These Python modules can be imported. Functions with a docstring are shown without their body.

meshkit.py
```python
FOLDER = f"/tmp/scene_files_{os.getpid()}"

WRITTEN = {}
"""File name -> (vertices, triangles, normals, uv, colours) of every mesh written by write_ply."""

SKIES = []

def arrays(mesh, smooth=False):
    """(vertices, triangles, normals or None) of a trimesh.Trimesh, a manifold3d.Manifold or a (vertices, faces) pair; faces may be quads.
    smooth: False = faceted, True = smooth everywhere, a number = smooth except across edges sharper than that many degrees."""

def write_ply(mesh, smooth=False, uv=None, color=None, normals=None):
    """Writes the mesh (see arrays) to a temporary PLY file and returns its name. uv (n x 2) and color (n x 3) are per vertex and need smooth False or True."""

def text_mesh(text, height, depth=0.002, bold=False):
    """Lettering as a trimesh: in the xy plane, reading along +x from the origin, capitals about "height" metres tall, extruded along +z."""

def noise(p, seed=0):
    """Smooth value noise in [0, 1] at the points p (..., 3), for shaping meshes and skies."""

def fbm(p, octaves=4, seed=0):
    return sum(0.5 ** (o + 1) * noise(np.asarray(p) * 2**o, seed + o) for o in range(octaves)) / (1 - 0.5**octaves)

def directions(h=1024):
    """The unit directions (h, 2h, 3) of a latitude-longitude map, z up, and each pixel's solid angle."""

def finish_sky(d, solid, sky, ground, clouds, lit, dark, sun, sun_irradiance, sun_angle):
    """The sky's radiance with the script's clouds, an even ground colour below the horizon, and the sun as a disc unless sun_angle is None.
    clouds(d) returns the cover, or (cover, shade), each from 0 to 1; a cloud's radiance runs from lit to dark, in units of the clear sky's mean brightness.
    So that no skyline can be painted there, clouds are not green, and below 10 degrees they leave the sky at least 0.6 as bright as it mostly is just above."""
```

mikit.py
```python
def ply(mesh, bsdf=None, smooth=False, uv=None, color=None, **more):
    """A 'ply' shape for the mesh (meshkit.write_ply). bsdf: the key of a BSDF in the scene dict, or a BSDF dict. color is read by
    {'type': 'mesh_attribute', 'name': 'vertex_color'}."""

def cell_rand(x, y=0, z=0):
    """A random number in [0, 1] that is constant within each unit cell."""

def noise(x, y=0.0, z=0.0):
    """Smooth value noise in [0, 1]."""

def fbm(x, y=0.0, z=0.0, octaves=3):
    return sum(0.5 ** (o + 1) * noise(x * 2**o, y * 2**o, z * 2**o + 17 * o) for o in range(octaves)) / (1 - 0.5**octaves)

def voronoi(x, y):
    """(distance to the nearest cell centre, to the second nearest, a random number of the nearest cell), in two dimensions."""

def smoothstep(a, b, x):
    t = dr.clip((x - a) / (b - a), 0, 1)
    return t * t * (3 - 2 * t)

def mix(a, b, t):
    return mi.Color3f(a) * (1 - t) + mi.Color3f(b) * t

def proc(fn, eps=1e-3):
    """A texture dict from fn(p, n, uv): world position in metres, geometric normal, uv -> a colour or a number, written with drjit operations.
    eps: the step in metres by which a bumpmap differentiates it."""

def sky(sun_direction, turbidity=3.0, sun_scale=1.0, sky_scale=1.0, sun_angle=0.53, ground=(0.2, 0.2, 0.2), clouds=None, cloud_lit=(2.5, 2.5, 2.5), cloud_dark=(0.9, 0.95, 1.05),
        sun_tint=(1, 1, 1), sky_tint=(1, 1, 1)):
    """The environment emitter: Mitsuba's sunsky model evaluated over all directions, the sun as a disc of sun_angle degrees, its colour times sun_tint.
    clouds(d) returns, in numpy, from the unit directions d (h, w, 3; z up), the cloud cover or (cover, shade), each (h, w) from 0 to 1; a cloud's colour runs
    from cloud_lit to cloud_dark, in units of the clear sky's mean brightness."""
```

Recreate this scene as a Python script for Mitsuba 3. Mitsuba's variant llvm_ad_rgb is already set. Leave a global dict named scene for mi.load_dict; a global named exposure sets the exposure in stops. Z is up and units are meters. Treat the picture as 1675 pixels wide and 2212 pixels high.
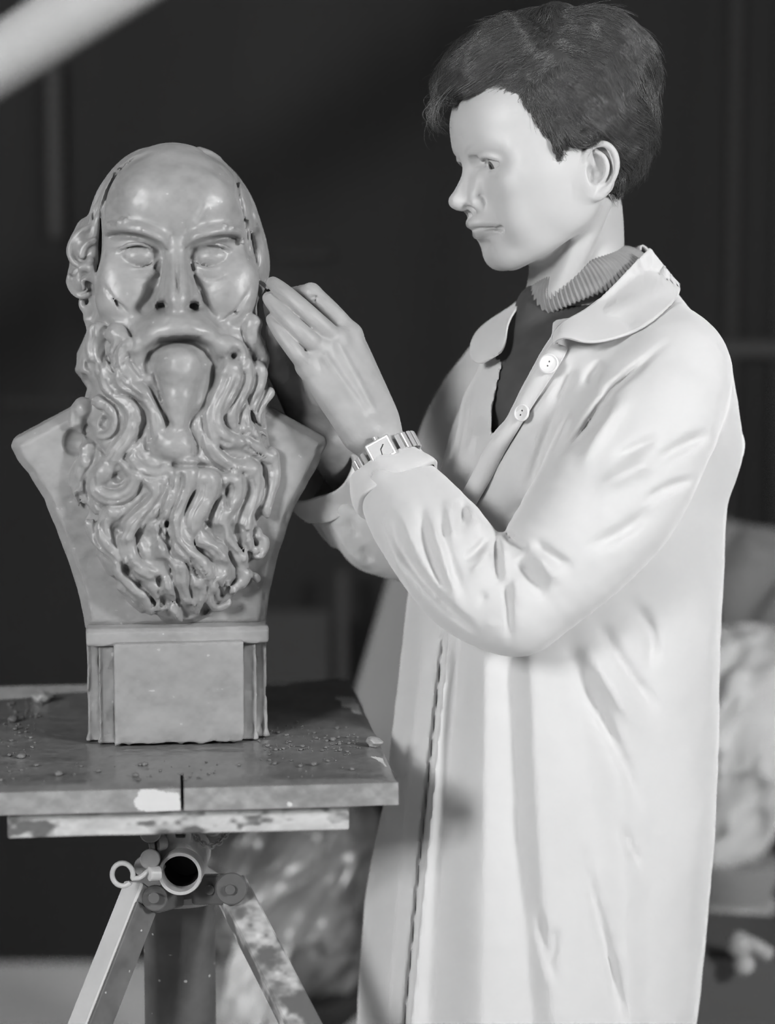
import math, os, random
import numpy as np
import drjit as dr
import trimesh
import manifold3d as m3
import mitsuba as mi
import mikit
import meshkit
from scipy.interpolate import CubicSpline, PchipInterpolator
from scipy.spatial import cKDTree
from concurrent.futures import ThreadPoolExecutor

scene, labels = {}, {}
T = mi.ScalarTransform4f
RNG = np.random.default_rng(7)

# ------------------------------------------------------------------ camera
FPX, W, H = 4400.0, 1675, 2212          # focal length in pixels
ZC = 1.40                               # camera height
PITCH = math.atan(456 / 4400.0)         # it looks slightly down
FWD, UP = np.array([0, math.cos(PITCH), -math.sin(PITCH)]), np.array([0, math.sin(PITCH), math.cos(PITCH)])
scene['camera'] = {
    'type': 'thinlens', 'fov': 2 * math.degrees(math.atan(W / 2 / FPX)), 'fov_axis': 'x',
    'aperture_radius': 0.016, 'focus_distance': 1.96, 'near_clip': 0.1, 'far_clip': 50.0,
    'to_world': T().look_at(origin=[0, 0, ZC], target=[0, float(FWD[1]), ZC + float(FWD[2])], up=[0, 0, 1])}
exposure = 0.1


def at(px, py, y):
    """The point at distance y along the room that the camera sees at pixel (px, py) of the 1675 x 2212 frame."""
    d = FWD + np.array([(px - W / 2) / FPX, 0, 0]) - UP * ((py - H / 2) / FPX)
    return np.array([0, 0, ZC]) + d * (y / d[1])


def pts(rows, y=None):
    return np.array([at(*r) if len(r) == 3 else at(r[0], r[1], y) for r in rows])


def to_px(P):
    P = np.atleast_2d(P) - [0, 0, ZC]
    z = P @ FWD
    return np.stack([W / 2 + FPX * P[:, 0] / z, H / 2 - FPX * (P @ UP) / z], 1)


# ------------------------------------------------------------------ lights (tuned here)
DAY_LEFT, LAMP_RIGHT, ROOM_FILL = 78.0, 135.0, 0.03


# ------------------------------------------------------------------ helpers: entries of the scene
def label(key, text=None, cat=None, group=None, kind=None):
    e = labels.setdefault(key, {})
    for k, v in (('label', text), ('category', cat), ('group', group), ('kind', kind)):
        if v:
            e[k] = v
    return key


def put(key, mesh, bsdf, smooth=35, **more):
    base, n = key, 0
    while key in scene:
        n += 1
        key = '%s_%03d' % (base, n)
    scene[key] = mikit.ply(mesh, bsdf, smooth=smooth, **more)
    return key


def gray(v):
    return {'type': 'rgb', 'value': [v, v, v]}


def mat(key, base, rough=0.6, spec=0.5, **more):
    scene[key] = {'type': 'twosided', 'bsdf': {'type': 'principled', 'base_color': gray(base) if isinstance(base, (int, float)) else base,
                                               'roughness': rough, 'specular': spec, **more}}
    return key


def pmat(key, fn, rough=0.6, spec=0.5, bump=None, scale=1.0, eps=1e-3, **more):
    b = {'type': 'principled', 'base_color': mikit.proc(fn) if callable(fn) else fn, 'roughness': rough, 'specular': spec, **more}
    if bump is not None:
        b = {'type': 'bumpmap', 'tex': mikit.proc(bump, eps), 'scale': scale, 'bsdf': b}
    scene[key] = {'type': 'twosided', 'bsdf': b}
    return key


VCOL = {'type': 'mesh_attribute', 'name': 'vertex_color'}


# ------------------------------------------------------------------ helpers: meshes
def spline(P, n):
    P = np.asarray(P, float)
    if len(P) == 2:
        t = np.linspace(0, 1, n)[:, None]
        return P[:1] * (1 - t) + P[1:] * t
    s = np.r_[0, np.cumsum(np.maximum(np.linalg.norm(np.diff(P[:, :3], axis=0), axis=1), 1e-9))]
    return CubicSpline(s, P)(np.linspace(0, s[-1], n)) if len(P) > 2 else P


def frames(c):
    t = np.gradient(c, axis=0)
    t /= np.linalg.norm(t, axis=1, keepdims=True) + 1e-12
    u = np.zeros_like(t)
    a = np.cross(t[0], [0.31, 0.2, 0.93])
    if np.linalg.norm(a) < 1e-3:
        a = np.cross(t[0], [1, 0, 0])
    u[0] = a / np.linalg.norm(a)
    for i in range(1, len(c)):
        v = u[i - 1] - t[i] * (u[i - 1] @ t[i])
        u[i] = v / (np.linalg.norm(v) + 1e-12)
    return t, u, np.cross(t, u)


def grid_faces(nu, nv, closed_v=False):
    i, j = np.meshgrid(np.arange(nu - 1), np.arange(nv if closed_v else nv - 1), indexing='ij')
    i, j = i.ravel(), j.ravel()
    j2 = (j + 1) % nv
    a, b, c, d = i * nv + j, i * nv + j2, (i + 1) * nv + j2, (i + 1) * nv + j
    return np.vstack([np.stack([a, b, c], 1), np.stack([a, c, d], 1)])


def tube(c, r, sides=12, closed=False, cap=True):
    c = np.asarray(c, float)
    r = np.broadcast_to(np.asarray(r, float), (len(c),))
    if closed:
        c = np.vstack([c, c[:1]])
        r = np.r_[r, r[:1]]
    t, u, w = frames(c)
    ang = np.arange(sides) * 2 * np.pi / sides
    v = (c[:, None] + r[:, None, None] * (np.cos(ang)[None, :, None] * u[:, None] + np.sin(ang)[None, :, None] * w[:, None])).reshape(-1, 3)
    f = grid_faces(len(c), sides, True)
    if cap and not closed:
        n = len(v)
        v = np.vstack([v, c[:1], c[-1:]])
        k = np.arange(sides)
        k2 = (k + 1) % sides
        last = (len(c) - 1) * sides
        f = np.vstack([f, np.stack([k2, k, np.full(sides, n)], 1), np.stack([last + k, last + k2, np.full(sides, n + 1)], 1)])
    m = trimesh.Trimesh(v, f, process=False)
    if not closed and cap and m.volume < 0:
        m.invert()
    return m


def lathe(profile, axis0, axis1, sides=40):
    """profile: (distance along the axis, radius) rows, swept around the axis from axis0 towards axis1."""
    a0, a1 = np.asarray(axis0, float), np.asarray(axis1, float)
    t = (a1 - a0) / np.linalg.norm(a1 - a0)
    u = np.cross(t, [0, 0, 1] if abs(t[2]) < 0.9 else [1, 0, 0])
    u /= np.linalg.norm(u)
    w = np.cross(t, u)
    ang = np.arange(sides) * 2 * np.pi / sides
    p = np.asarray(profile, float)
    v = (a0 + p[:, :1] * t)[:, None] + p[:, 1][:, None, None] * (np.cos(ang)[:, None] * u + np.sin(ang)[:, None] * w)[None]
    m = trimesh.Trimesh(v.reshape(-1, 3), grid_faces(len(p), sides, True), process=False)
    return m


def cyl(p0, p1, r, sides=32, bevel=0.0):
    L = np.linalg.norm(np.asarray(p1, float) - np.asarray(p0, float))
    b = bevel or min(r, L) * 0.08
    return lathe([(0, 1e-5), (0, r - b), (b, r), (L - b, r), (L, r - b), (L, 1e-5)], p0, p1, sides)


def hull_box(size, bevel, M=None):
    """A box with chamfered edges."""
    x, y, z = np.asarray(size, float) / 2
    b = bevel
    V = []
    for sx in (-1, 1):
        for sy in (-1, 1):
            for sz in (-1, 1):
                V += [(sx * (x - b), sy * (y - b), sz * z), (sx * (x - b), sy * y, sz * (z - b)), (sx * x, sy * (y - b), sz * (z - b))]
    m = trimesh.convex.convex_hull(np.array(V))
    if M is not None:
        m.apply_transform(M)
    return m


def bar(p0, p1, wu, wv, up, bevel=0.002):
    """A square bar from p0 to p1: wu wide across up x direction, wv along up."""
    p0, p1, up = np.asarray(p0, float), np.asarray(p1, float), np.asarray(up, float)
    d = p1 - p0
    L = np.linalg.norm(d)
    d /= L
    v = up - d * (up @ d)
    v /= np.linalg.norm(v)
    u = np.cross(v, d)
    M = np.eye(4)
    M[:3, 0], M[:3, 1], M[:3, 2], M[:3, 3] = u, v, d, (p0 + p1) / 2
    return hull_box((wu, wv, L), bevel, M)


def rotz(a, center=(0, 0, 0)):
    return trimesh.transformations.rotation_matrix(a, [0, 0, 1], center)


def sheet(rows, nu, nv, thick=0.0, kink=False):
    """A cloth patch through the given rows of points (splined both ways), made thick along its normals."""
    R = np.array([spline(r, nv) for r in rows])
    t = np.r_[0, np.cumsum(np.linalg.norm(np.diff(R, axis=0), axis=2).mean(1))]
    t2 = np.linspace(0, t[-1], nu)
    G = (PchipInterpolator(t, R, axis=0)(t2) if kink or len(rows) < 3 else CubicSpline(t, R, axis=0)(t2)) if len(rows) > 1 else R
    return solid(G, thick)


def solid(G, thick):
    nu, nv = G.shape[:2]
    V = G.reshape(-1, 3)
    F = grid_faces(nu, nv)
    if thick == 0:
        return trimesh.Trimesh(V, F, process=False)
    du, dv = np.gradient(G, axis=0), np.gradient(G, axis=1)
    n = np.cross(du, dv)
    n /= np.linalg.norm(n, axis=2, keepdims=True) + 1e-12
    n = n.reshape(-1, 3)
    A, B = V + n * thick / 2, V - n * thick / 2
    N = len(V)
    ring = np.r_[np.arange(nv), np.arange(1, nu) * nv + nv - 1, (nu - 1) * nv + np.arange(nv - 2, -1, -1), np.arange(nu - 2, 0, -1) * nv]
    r2 = np.roll(ring, -1)
    side = np.vstack([np.stack([ring, r2, r2 + N], 1), np.stack([ring, r2 + N, ring + N], 1)])
    m = trimesh.Trimesh(np.vstack([A, B]), np.vstack([F, F[:, ::-1] + N, side[:, ::-1]]), process=False)
    if m.volume < 0:
        m.invert()
    return m


# ------------------------------------------------------------------ helpers: modelling in a distance field
def smin(a, b, k):
    if k <= 0:
        return np.minimum(a, b)
    h = np.maximum(k - np.abs(a - b), 0) / k
    return np.minimum(a, b) - h * h * k * 0.25


class Clay:
    """Distance values at the points P; every stroke changes only the points near it."""

    def __init__(self, P):
        self.P = P
        self.d = np.full(len(P), 10.0, np.float32)
        self.lo, self.hi = P.min(0), P.max(0)

    def far(self, lo, hi, pad):
        return bool((self.hi < np.asarray(lo) - pad).any() or (self.lo > np.asarray(hi) + pad).any())

    def _near(self, lo, hi, pad):
        if self.far(lo, hi, pad):
            return np.zeros(0, int)
        P = self.P
        m = np.ones(len(P), bool)
        for k in range(3):
            m &= (P[:, k] > lo[k] - pad) & (P[:, k] < hi[k] + pad)
        return np.flatnonzero(m)

    def _mix(self, i, d, k, op):
        if op == 'add':
            self.d[i] = smin(self.d[i], d, k)
        elif op == 'cut':
            self.d[i] = -smin(-self.d[i], d, k)
        else:                                                   # keep what lies inside both
            self.d[i] = -smin(-self.d[i], -d, k)

    def ell(self, c, r, k=0.0, R=None, op='add'):
        """Ellipsoid, centre c, radii r, axes in the columns of R."""
        c, r = np.asarray(c, np.float32), np.asarray(np.broadcast_to(r, 3), np.float32)
        i = self._near(c - r.max(), c + r.max(), max(k * 1.2, 0.012) + (0.03 if op == 'add' else 0))
        if op == 'and':
            i = np.arange(len(self.P))
        if not len(i):
            return
        q = self.P[i] - c
        if R is not None:
            q = q @ np.asarray(R, np.float32)
        k0 = np.linalg.norm(q / r, axis=1)
        k1 = np.linalg.norm(q / (r * r), axis=1)
        self._mix(i, k0 * (k0 - 1) / (k1 + 1e-9), k, op)

    def tube(self, pts, rad, k=0.0, op='add', flat=None):
        """Chain of round cones through pts with radii rad."""
        p = np.asarray(pts, np.float32)
        rad = np.broadcast_to(np.asarray(rad, np.float32), (len(p),))
        pad = rad.max() + max(k * 1.2, 0.012)
        i = self._near(p.min(0), p.max(0), pad)
        if not len(i):
            return
        Q = self.P[i]
        best = np.full(len(i), 10.0, np.float32)
        for a, b, ra, rb in zip(p[:-1], p[1:], rad[:-1], rad[1:]):
            j = slice(None)
            ba = b - a
            if len(p) > 4:
                m = np.ones(len(Q), bool)
                lo, hi = np.minimum(a, b) - pad, np.maximum(a, b) + pad
                for q in range(3):
                    m &= (Q[:, q] > lo[q]) & (Q[:, q] < hi[q])
                j = np.flatnonzero(m)
                if not len(j):
                    continue
            pa = Q[j] - a
            h = np.clip((pa @ ba) / (ba @ ba + 1e-12), 0, 1)
            best[j] = np.minimum(best[j], np.linalg.norm(pa - h[:, None] * ba, axis=1) - (ra + (rb - ra) * h))
        self._mix(i, best, k, op)

    def line(self, rows, rad, k=0.0, op='add', n=0, **kw):
        """Tube through a spline of the given 3-D points."""
        p = np.asarray(rows, float)
        rm = float(np.max(rad))
        if self.far(p.min(0), p.max(0), rm + max(k * 1.2, 0.012) + 0.25 * float(np.ptp(p, axis=0).max())):
            return
        n = n or max(6, 4 * len(p))
        r = np.broadcast_to(np.asarray(rad, float), (len(p),))
        q = spline(np.column_stack([p, r]), n)
        self.tube(q[:, :3], np.maximum(q[:, 3], 1e-4), k, op)

    def box(self, c, half, R=None, rnd=0.0, k=0.0, op='add'):
        c, half = np.asarray(c, np.float32), np.asarray(half, np.float32)
        e = np.linalg.norm(half)
        i = self._near(c - e, c + e, max(k * 1.2, 0.012)) if op != 'and' else np.arange(len(self.P))
        if not len(i):
            return
        q = self.P[i] - c
        if R is not None:
            q = q @ np.asarray(R, np.float32)
        q = np.abs(q) - (half - rnd)
        self._mix(i, np.linalg.norm(np.maximum(q, 0), axis=1) + np.minimum(q.max(1), 0) - rnd, k, op)

    def do(self, f):
        f(self)

    def any(self, d, k=0.0, op='add'):
        self._mix(slice(None), np.asarray(d, np.float32), k, op)


class Strokes:
    """Notes the strokes of a field once, with their reach, so that they can be replayed block by block."""

    def __init__(self, fn):
        self.ops = []
        fn(self)

    def ell(self, c, r, k=0.0, R=None, op='add'):
        c, m = np.asarray(c, float), float(np.max(r))
        self.ops.append(('ell', (c, r, k, R, op), c - m, c + m, max(k * 1.2, 0.012) + 0.03))

    def tube(self, p, rad, k=0.0, op='add'):
        p = np.asarray(p, float)
        self.ops.append(('tube', (p, rad, k, op), p.min(0), p.max(0), float(np.max(rad)) + max(k * 1.2, 0.012)))

    def line(self, rows, rad, k=0.0, op='add', n=0):
        p = np.asarray(rows, float)
        q = spline(np.column_stack([p, np.broadcast_to(np.asarray(rad, float), (len(p),))]), n or max(6, 4 * len(p)))
        self.tube(q[:, :3], np.maximum(q[:, 3], 1e-4), k, op)

    def box(self, c, half, R=None, rnd=0.0, k=0.0, op='add'):
        c, e = np.asarray(c, float), float(np.linalg.norm(half))
        self.ops.append(('box', (c, half, R, rnd, k, op), c - e, c + e, max(k * 1.2, 0.012)))

    def do(self, f):
        self.ops.append((f, None, None, None, 0))

    def __call__(self, s):
        for name, args, lo, hi, pad in self.ops:
            if args is None:
                name(s)
            elif not s.far(lo, hi, pad):
                getattr(s, name)(*args)


def surfnet(D, lo, h):
    """Naive surface nets of the dense grid D (inside < 0)."""
    S = D < 0
    nx, ny, nz = D.shape
    cnt = np.zeros((nx - 1, ny - 1, nz - 1), np.int8)
    C = [(a, b, c) for a in (0, 1) for b in (0, 1) for c in (0, 1)]
    for a, b, c in C:
        cnt += S[a:nx - 1 + a, b:ny - 1 + b, c:nz - 1 + c]
    cell = np.flatnonzero((cnt > 0) & (cnt < 8))
    ci, cj, ck = np.unravel_index(cell, cnt.shape)
    v = np.stack([D[ci + a, cj + b, ck + c] for a, b, c in C], 1)
    acc, num = np.zeros((len(cell), 3)), np.zeros(len(cell))
    for p in range(8):
        for q in range(p + 1, 8):
            if sum(x != y for x, y in zip(C[p], C[q])) != 1:
                continue
            m = (v[:, p] < 0) != (v[:, q] < 0)
            t = v[m, p] / (v[m, p] - v[m, q])
            acc[m] += np.array(C[p]) + t[:, None] * (np.array(C[q]) - np.array(C[p]))
            num[m] += 1
    V = (np.stack([ci, cj, ck], 1) + acc / num[:, None]) * h + lo
    ids = np.full(cnt.size, -1, np.int64)
    ids[cell] = np.arange(len(cell))
    ids = ids.reshape(cnt.shape)
    F = []
    for ax in range(3):
        o = [x for x in range(3) if x != ax]
        sl = [slice(None)] * 3
        sl0, sl1 = list(sl), list(sl)
        sl0[ax], sl1[ax] = slice(0, -1), slice(1, None)
        A, B = S[tuple(sl0)], S[tuple(sl1)]
        E = np.array(np.nonzero(A != B)).T
        for x in o:
            E = E[(E[:, x] > 0) & (E[:, x] < D.shape[x] - 1)]
        flip = A[tuple(E.T)]
        def g(d0, d1):
            e = E.copy()
            e[:, o[0]] += d0
            e[:, o[1]] += d1
            return ids[tuple(e.T)]
        q = np.stack([g(-1, -1), g(0, -1), g(0, 0), g(-1, 0)], 1)
        if ax == 1:
            flip = ~flip
        q[~flip] = q[~flip][:, ::-1]
        F.append(q)
    F = np.vstack(F)
    F = F[(F >= 0).all(1)]
    tri = np.vstack([F[:, [0, 1, 2]], F[:, [0, 2, 3]]])
    return trimesh.Trimesh(V, tri, process=False)


def taubin(m, n, lam=0.5, mu=-0.53):
    from scipy.sparse import coo_matrix, diags
    e = np.vstack([m.faces[:, [0, 1]], m.faces[:, [1, 2]], m.faces[:, [2, 0]]])
    e = np.vstack([e, e[:, ::-1]])
    A = coo_matrix((np.ones(len(e)), (e[:, 0], e[:, 1])), shape=(len(m.vertices),) * 2).tocsr()
    A.data[:] = 1
    deg = np.asarray(A.sum(1)).ravel()
    A = diags(1 / np.maximum(deg, 1)) @ A
    v = np.array(m.vertices)
    for i in range(2 * n):
        v = v + (mu if i % 2 else lam) * np.where(deg[:, None] > 0, A @ v - v, 0)
    return trimesh.Trimesh(v, m.faces, process=False)


def carve(fn, lo, hi, h, relax=2, step=4, margin=1.3):
    """Meshes the field fn(Clay) in the box lo..hi at cell size h; the fine grid is filled only near the surface."""
    lo, hi = np.asarray(lo, float), np.asarray(hi, float)
    fn = Strokes(fn)
    n = np.ceil((hi - lo) / (h * step)).astype(int) + 1
    ax = [lo[k] + np.arange(n[k]) * h * step for k in range(3)]
    G = np.stack(np.meshgrid(*ax, indexing='ij'), -1).reshape(-1, 3).astype(np.float32)
    s = Clay(G)
    fn(s)
    Dc = s.d.reshape(n)
    near = np.abs(Dc) < h * step * margin
    cells = np.zeros(n - 1, bool)
    sg = Dc < 0
    cnt = np.zeros(n - 1, np.int8)
    for a in (0, 1):
        for b in (0, 1):
            for c in (0, 1):
                w = (slice(a, n[0] - 1 + a), slice(b, n[1] - 1 + b), slice(c, n[2] - 1 + c))
                cells |= near[w]
                cnt += sg[w]
    cells |= (cnt > 0) & (cnt < 8)
    nf = (n - 1) * step + 1
    fill = np.where(Dc[:-1, :-1, :-1] < 0, -1.0, 1.0).astype(np.float32)
    D = np.ones(nf, np.float32)
    D[:-1, :-1, :-1] = np.repeat(np.repeat(np.repeat(fill, step, 0), step, 1), step, 2)
    act = np.array(np.nonzero(cells)).T
    mask = np.zeros(nf, bool)
    o = np.arange(step + 1)
    ox, oy, oz = [a.ravel() for a in np.meshgrid(o, o, o, indexing='ij')]
    for c0 in range(0, len(act), 20000):
        b = act[c0:c0 + 20000] * step
        mask[b[:, 0, None] + ox, b[:, 1, None] + oy, b[:, 2, None] + oz] = True
    idx = np.array(np.nonzero(mask)).T
    b = idx // 40
    o = np.lexsort((b[:, 2], b[:, 1], b[:, 0]))
    idx = idx[o]
    cut = np.flatnonzero(np.any(np.diff(b[o], axis=0) != 0, axis=1)) + 1
    def work(q):
        s = Clay((q * h + lo).astype(np.float32))
        fn(s)
        return q, s.d

    with ThreadPoolExecutor(4) as pool:                          # blocks of neighbours: far strokes cost them nothing
        for q, d in pool.map(work, np.split(idx, cut)):
            D[q[:, 0], q[:, 1], q[:, 2]] = d
    for k in range(3):                                           # closed where the box cuts it
        e = [slice(None)] * 3
        for e[k] in (0, -1):
            D[tuple(e)] = np.maximum(D[tuple(e)], 0.3 * h)
    m = surfnet(D, lo, h)
    if relax:
        m = taubin(m, relax)
    if m.volume < 0:
        m.invert()
    return m


def biggest(m, keep=1):
    """Drops stray islands."""
    from scipy.sparse import coo_matrix
    from scipy.sparse.csgraph import connected_components
    e = m.edges_unique
    _, lab = connected_components(coo_matrix((np.ones(len(e)), (e[:, 0], e[:, 1])), shape=(len(m.vertices),) * 2), directed=False)
    cnt = np.bincount(lab)
    good = np.argsort(-cnt)[:keep]
    ok = np.isin(lab, good)
    return trimesh.Trimesh(m.vertices, m.faces[ok[m.faces].all(1)], process=False).copy() if ok.all() else _compact(m, ok)


def _compact(m, ok):
    new = np.cumsum(ok) - 1
    f = m.faces[ok[m.faces].all(1)]
    return trimesh.Trimesh(m.vertices[ok], new[f], process=False)


class Caster:
    """Projects pixels onto a mesh: where the camera sees the mesh at that pixel."""

    def __init__(self, mesh):
        self.px = to_px(mesh.vertices)
        f = mesh.faces
        n = np.cross(mesh.vertices[f[:, 1]] - mesh.vertices[f[:, 0]], mesh.vertices[f[:, 2]] - mesh.vertices[f[:, 0]])
        cen = mesh.vertices[f].mean(1) - [0, 0, ZC]
        front = (n * cen).sum(1) < 0
        vis = np.zeros(len(mesh.vertices), bool)
        vis[f[front].ravel()] = True
        self.i = np.flatnonzero(vis)
        self.y = mesh.vertices[self.i, 1]
        self.pi = self.px[self.i]
        self.tree = cKDTree(self.pi)

    def depth(self, px, py, rad=9.0):
        j = self.tree.query_ball_point([px, py], rad)
        if not j:
            j = list(self.tree.query([px, py], 4)[1])
        y = self.y[j]
        near = y < y.min() + 0.012
        w = 1 / (1 + np.linalg.norm(self.pi[np.array(j)][near] - [px, py], axis=1))
        return float((y[near] * w).sum() / w.sum())

    def on(self, rows, lift=0.0):
        """rows of (px, py) -> points on the mesh, lifted towards the camera by lift metres."""
        return np.array([at(r[0], r[1], self.depth(r[0], r[1]) - (r[2] if len(r) > 2 else lift)) for r in rows])


def poly_sd(p, poly):
    """Signed distance of 2-D points to a closed polygon."""
    x, y = np.ascontiguousarray(p[:, 0], np.float32), np.ascontiguousarray(p[:, 1], np.float32)
    poly = np.asarray(poly, np.float32)
    d, inside = np.full(len(x), 1e9, np.float32), np.zeros(len(x), bool)
    for (x0, y0), (x1, y1) in zip(poly, np.roll(poly, -1, 0)):
        ex_, ey_ = x1 - x0, y1 - y0
        wx, wy = x - x0, y - y0
        h = np.clip((wx * ex_ + wy * ey_) / (ex_ * ex_ + ey_ * ey_), 0, 1)
        d = np.minimum(d, (wx - h * ex_) ** 2 + (wy - h * ey_) ** 2)
        if y0 != y1:
            inside ^= ((y0 > y) != (y1 > y)) & (wx < ex_ * wy / ey_)
    return np.where(inside, -1, 1) * np.sqrt(d)


def press(creases, reach=0.035, gate_w=0.028, fade=3.2):
    """Soft hollows and ridges in the surface along drawn lines (px line, px radius, depth, distances), fading out at their ends."""
    def pressed(s):
        near = np.flatnonzero(np.abs(s.d) < reach)
        if not len(near):
            return
        P = s.P[near].astype(np.float32)
        px = to_px(P).astype(np.float32)
        lo, hi = px.min(0), px.max(0)
        for q, r, amp, dep in creases:
            a, b = q.min(0) - 2.2 * r, q.max(0) + 2.2 * r
            if (hi < a).any() or (lo > b).any():
                continue
            m = np.flatnonzero((px[:, 0] > a[0]) & (px[:, 0] < b[0]) & (px[:, 1] > a[1]) & (px[:, 1] < b[1]))
            if not len(m):
                continue
            x = px[m]
            best, tt = np.full(len(m), 1e9, np.float32), np.zeros(len(m), np.float32)
            for n, (u, v) in enumerate(zip(q[:-1], q[1:])):
                e = v - u
                h = np.clip(((x - u) @ e) / (e @ e), 0, 1)
                d = np.linalg.norm(x - u - h[:, None] * e, axis=1)
                c = d < best
                best[c], tt[c] = d[c], (n + h[c]) / (len(q) - 1)
            y = np.interp(tt, np.linspace(0, 1, len(dep)), dep)
            gate = np.clip(2.0 - np.abs(P[m, 1] - y) / gate_w, 0, 1)
            s.d[near[m]] += (amp * np.exp(-(best / r) ** 2 * 1.5) * np.minimum(1, fade * np.minimum(tt + 0.03, 1.03 - tt)) * gate).astype(np.float32)

    return pressed


def drawn(on, rows, r, amp, n=9):
    q = spline(np.array(rows, float), n)
    dep = np.array([on.depth(*x) for x in q])
    return q, r * 1.15, amp, np.polyval(np.polyfit(np.arange(n), dep, 2), np.arange(n))


# ------------------------------------------------------------------ the room and its lights
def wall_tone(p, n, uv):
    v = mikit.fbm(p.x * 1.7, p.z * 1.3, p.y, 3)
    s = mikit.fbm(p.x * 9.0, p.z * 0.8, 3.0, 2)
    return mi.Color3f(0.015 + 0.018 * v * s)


def floor_tone(p, n, uv):
    v = mikit.fbm(p.x * 3.0, p.y * 3.0, 0.0, 4)
    return mi.Color3f(0.62 + 0.16 * v)


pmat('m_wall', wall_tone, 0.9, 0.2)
pmat('m_floor', floor_tone, 0.8, 0.3)
mat('m_shell', 0.12, 0.9, 0.2)
mat('m_dark', 0.03, 0.6, 0.3)
RX0, RX1, RY0, RY1, RZ = -2.6, 2.6, -1.6, 4.21, 3.2


def slab(lo, hi):
    m = trimesh.creation.box(extents=np.subtract(hi, lo))
    m.apply_translation(np.add(lo, hi) / 2)
    return m


put('floor', slab((RX0, RY0, -0.1), (RX1, RY1, 0)), 'm_floor', False)
put('ceiling', slab((RX0, RY0, RZ), (RX1, RY1, RZ + 0.1)), 'm_shell', False)
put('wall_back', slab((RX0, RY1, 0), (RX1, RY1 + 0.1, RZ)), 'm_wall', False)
put('wall_right', slab((RX1, RY0, 0), (RX1 + 0.1, RY1, RZ)), 'm_shell', False)
put('wall_left', slab((RX0 - 0.1, RY0, 0), (RX0, RY1, RZ)), 'm_shell', False)
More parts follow.
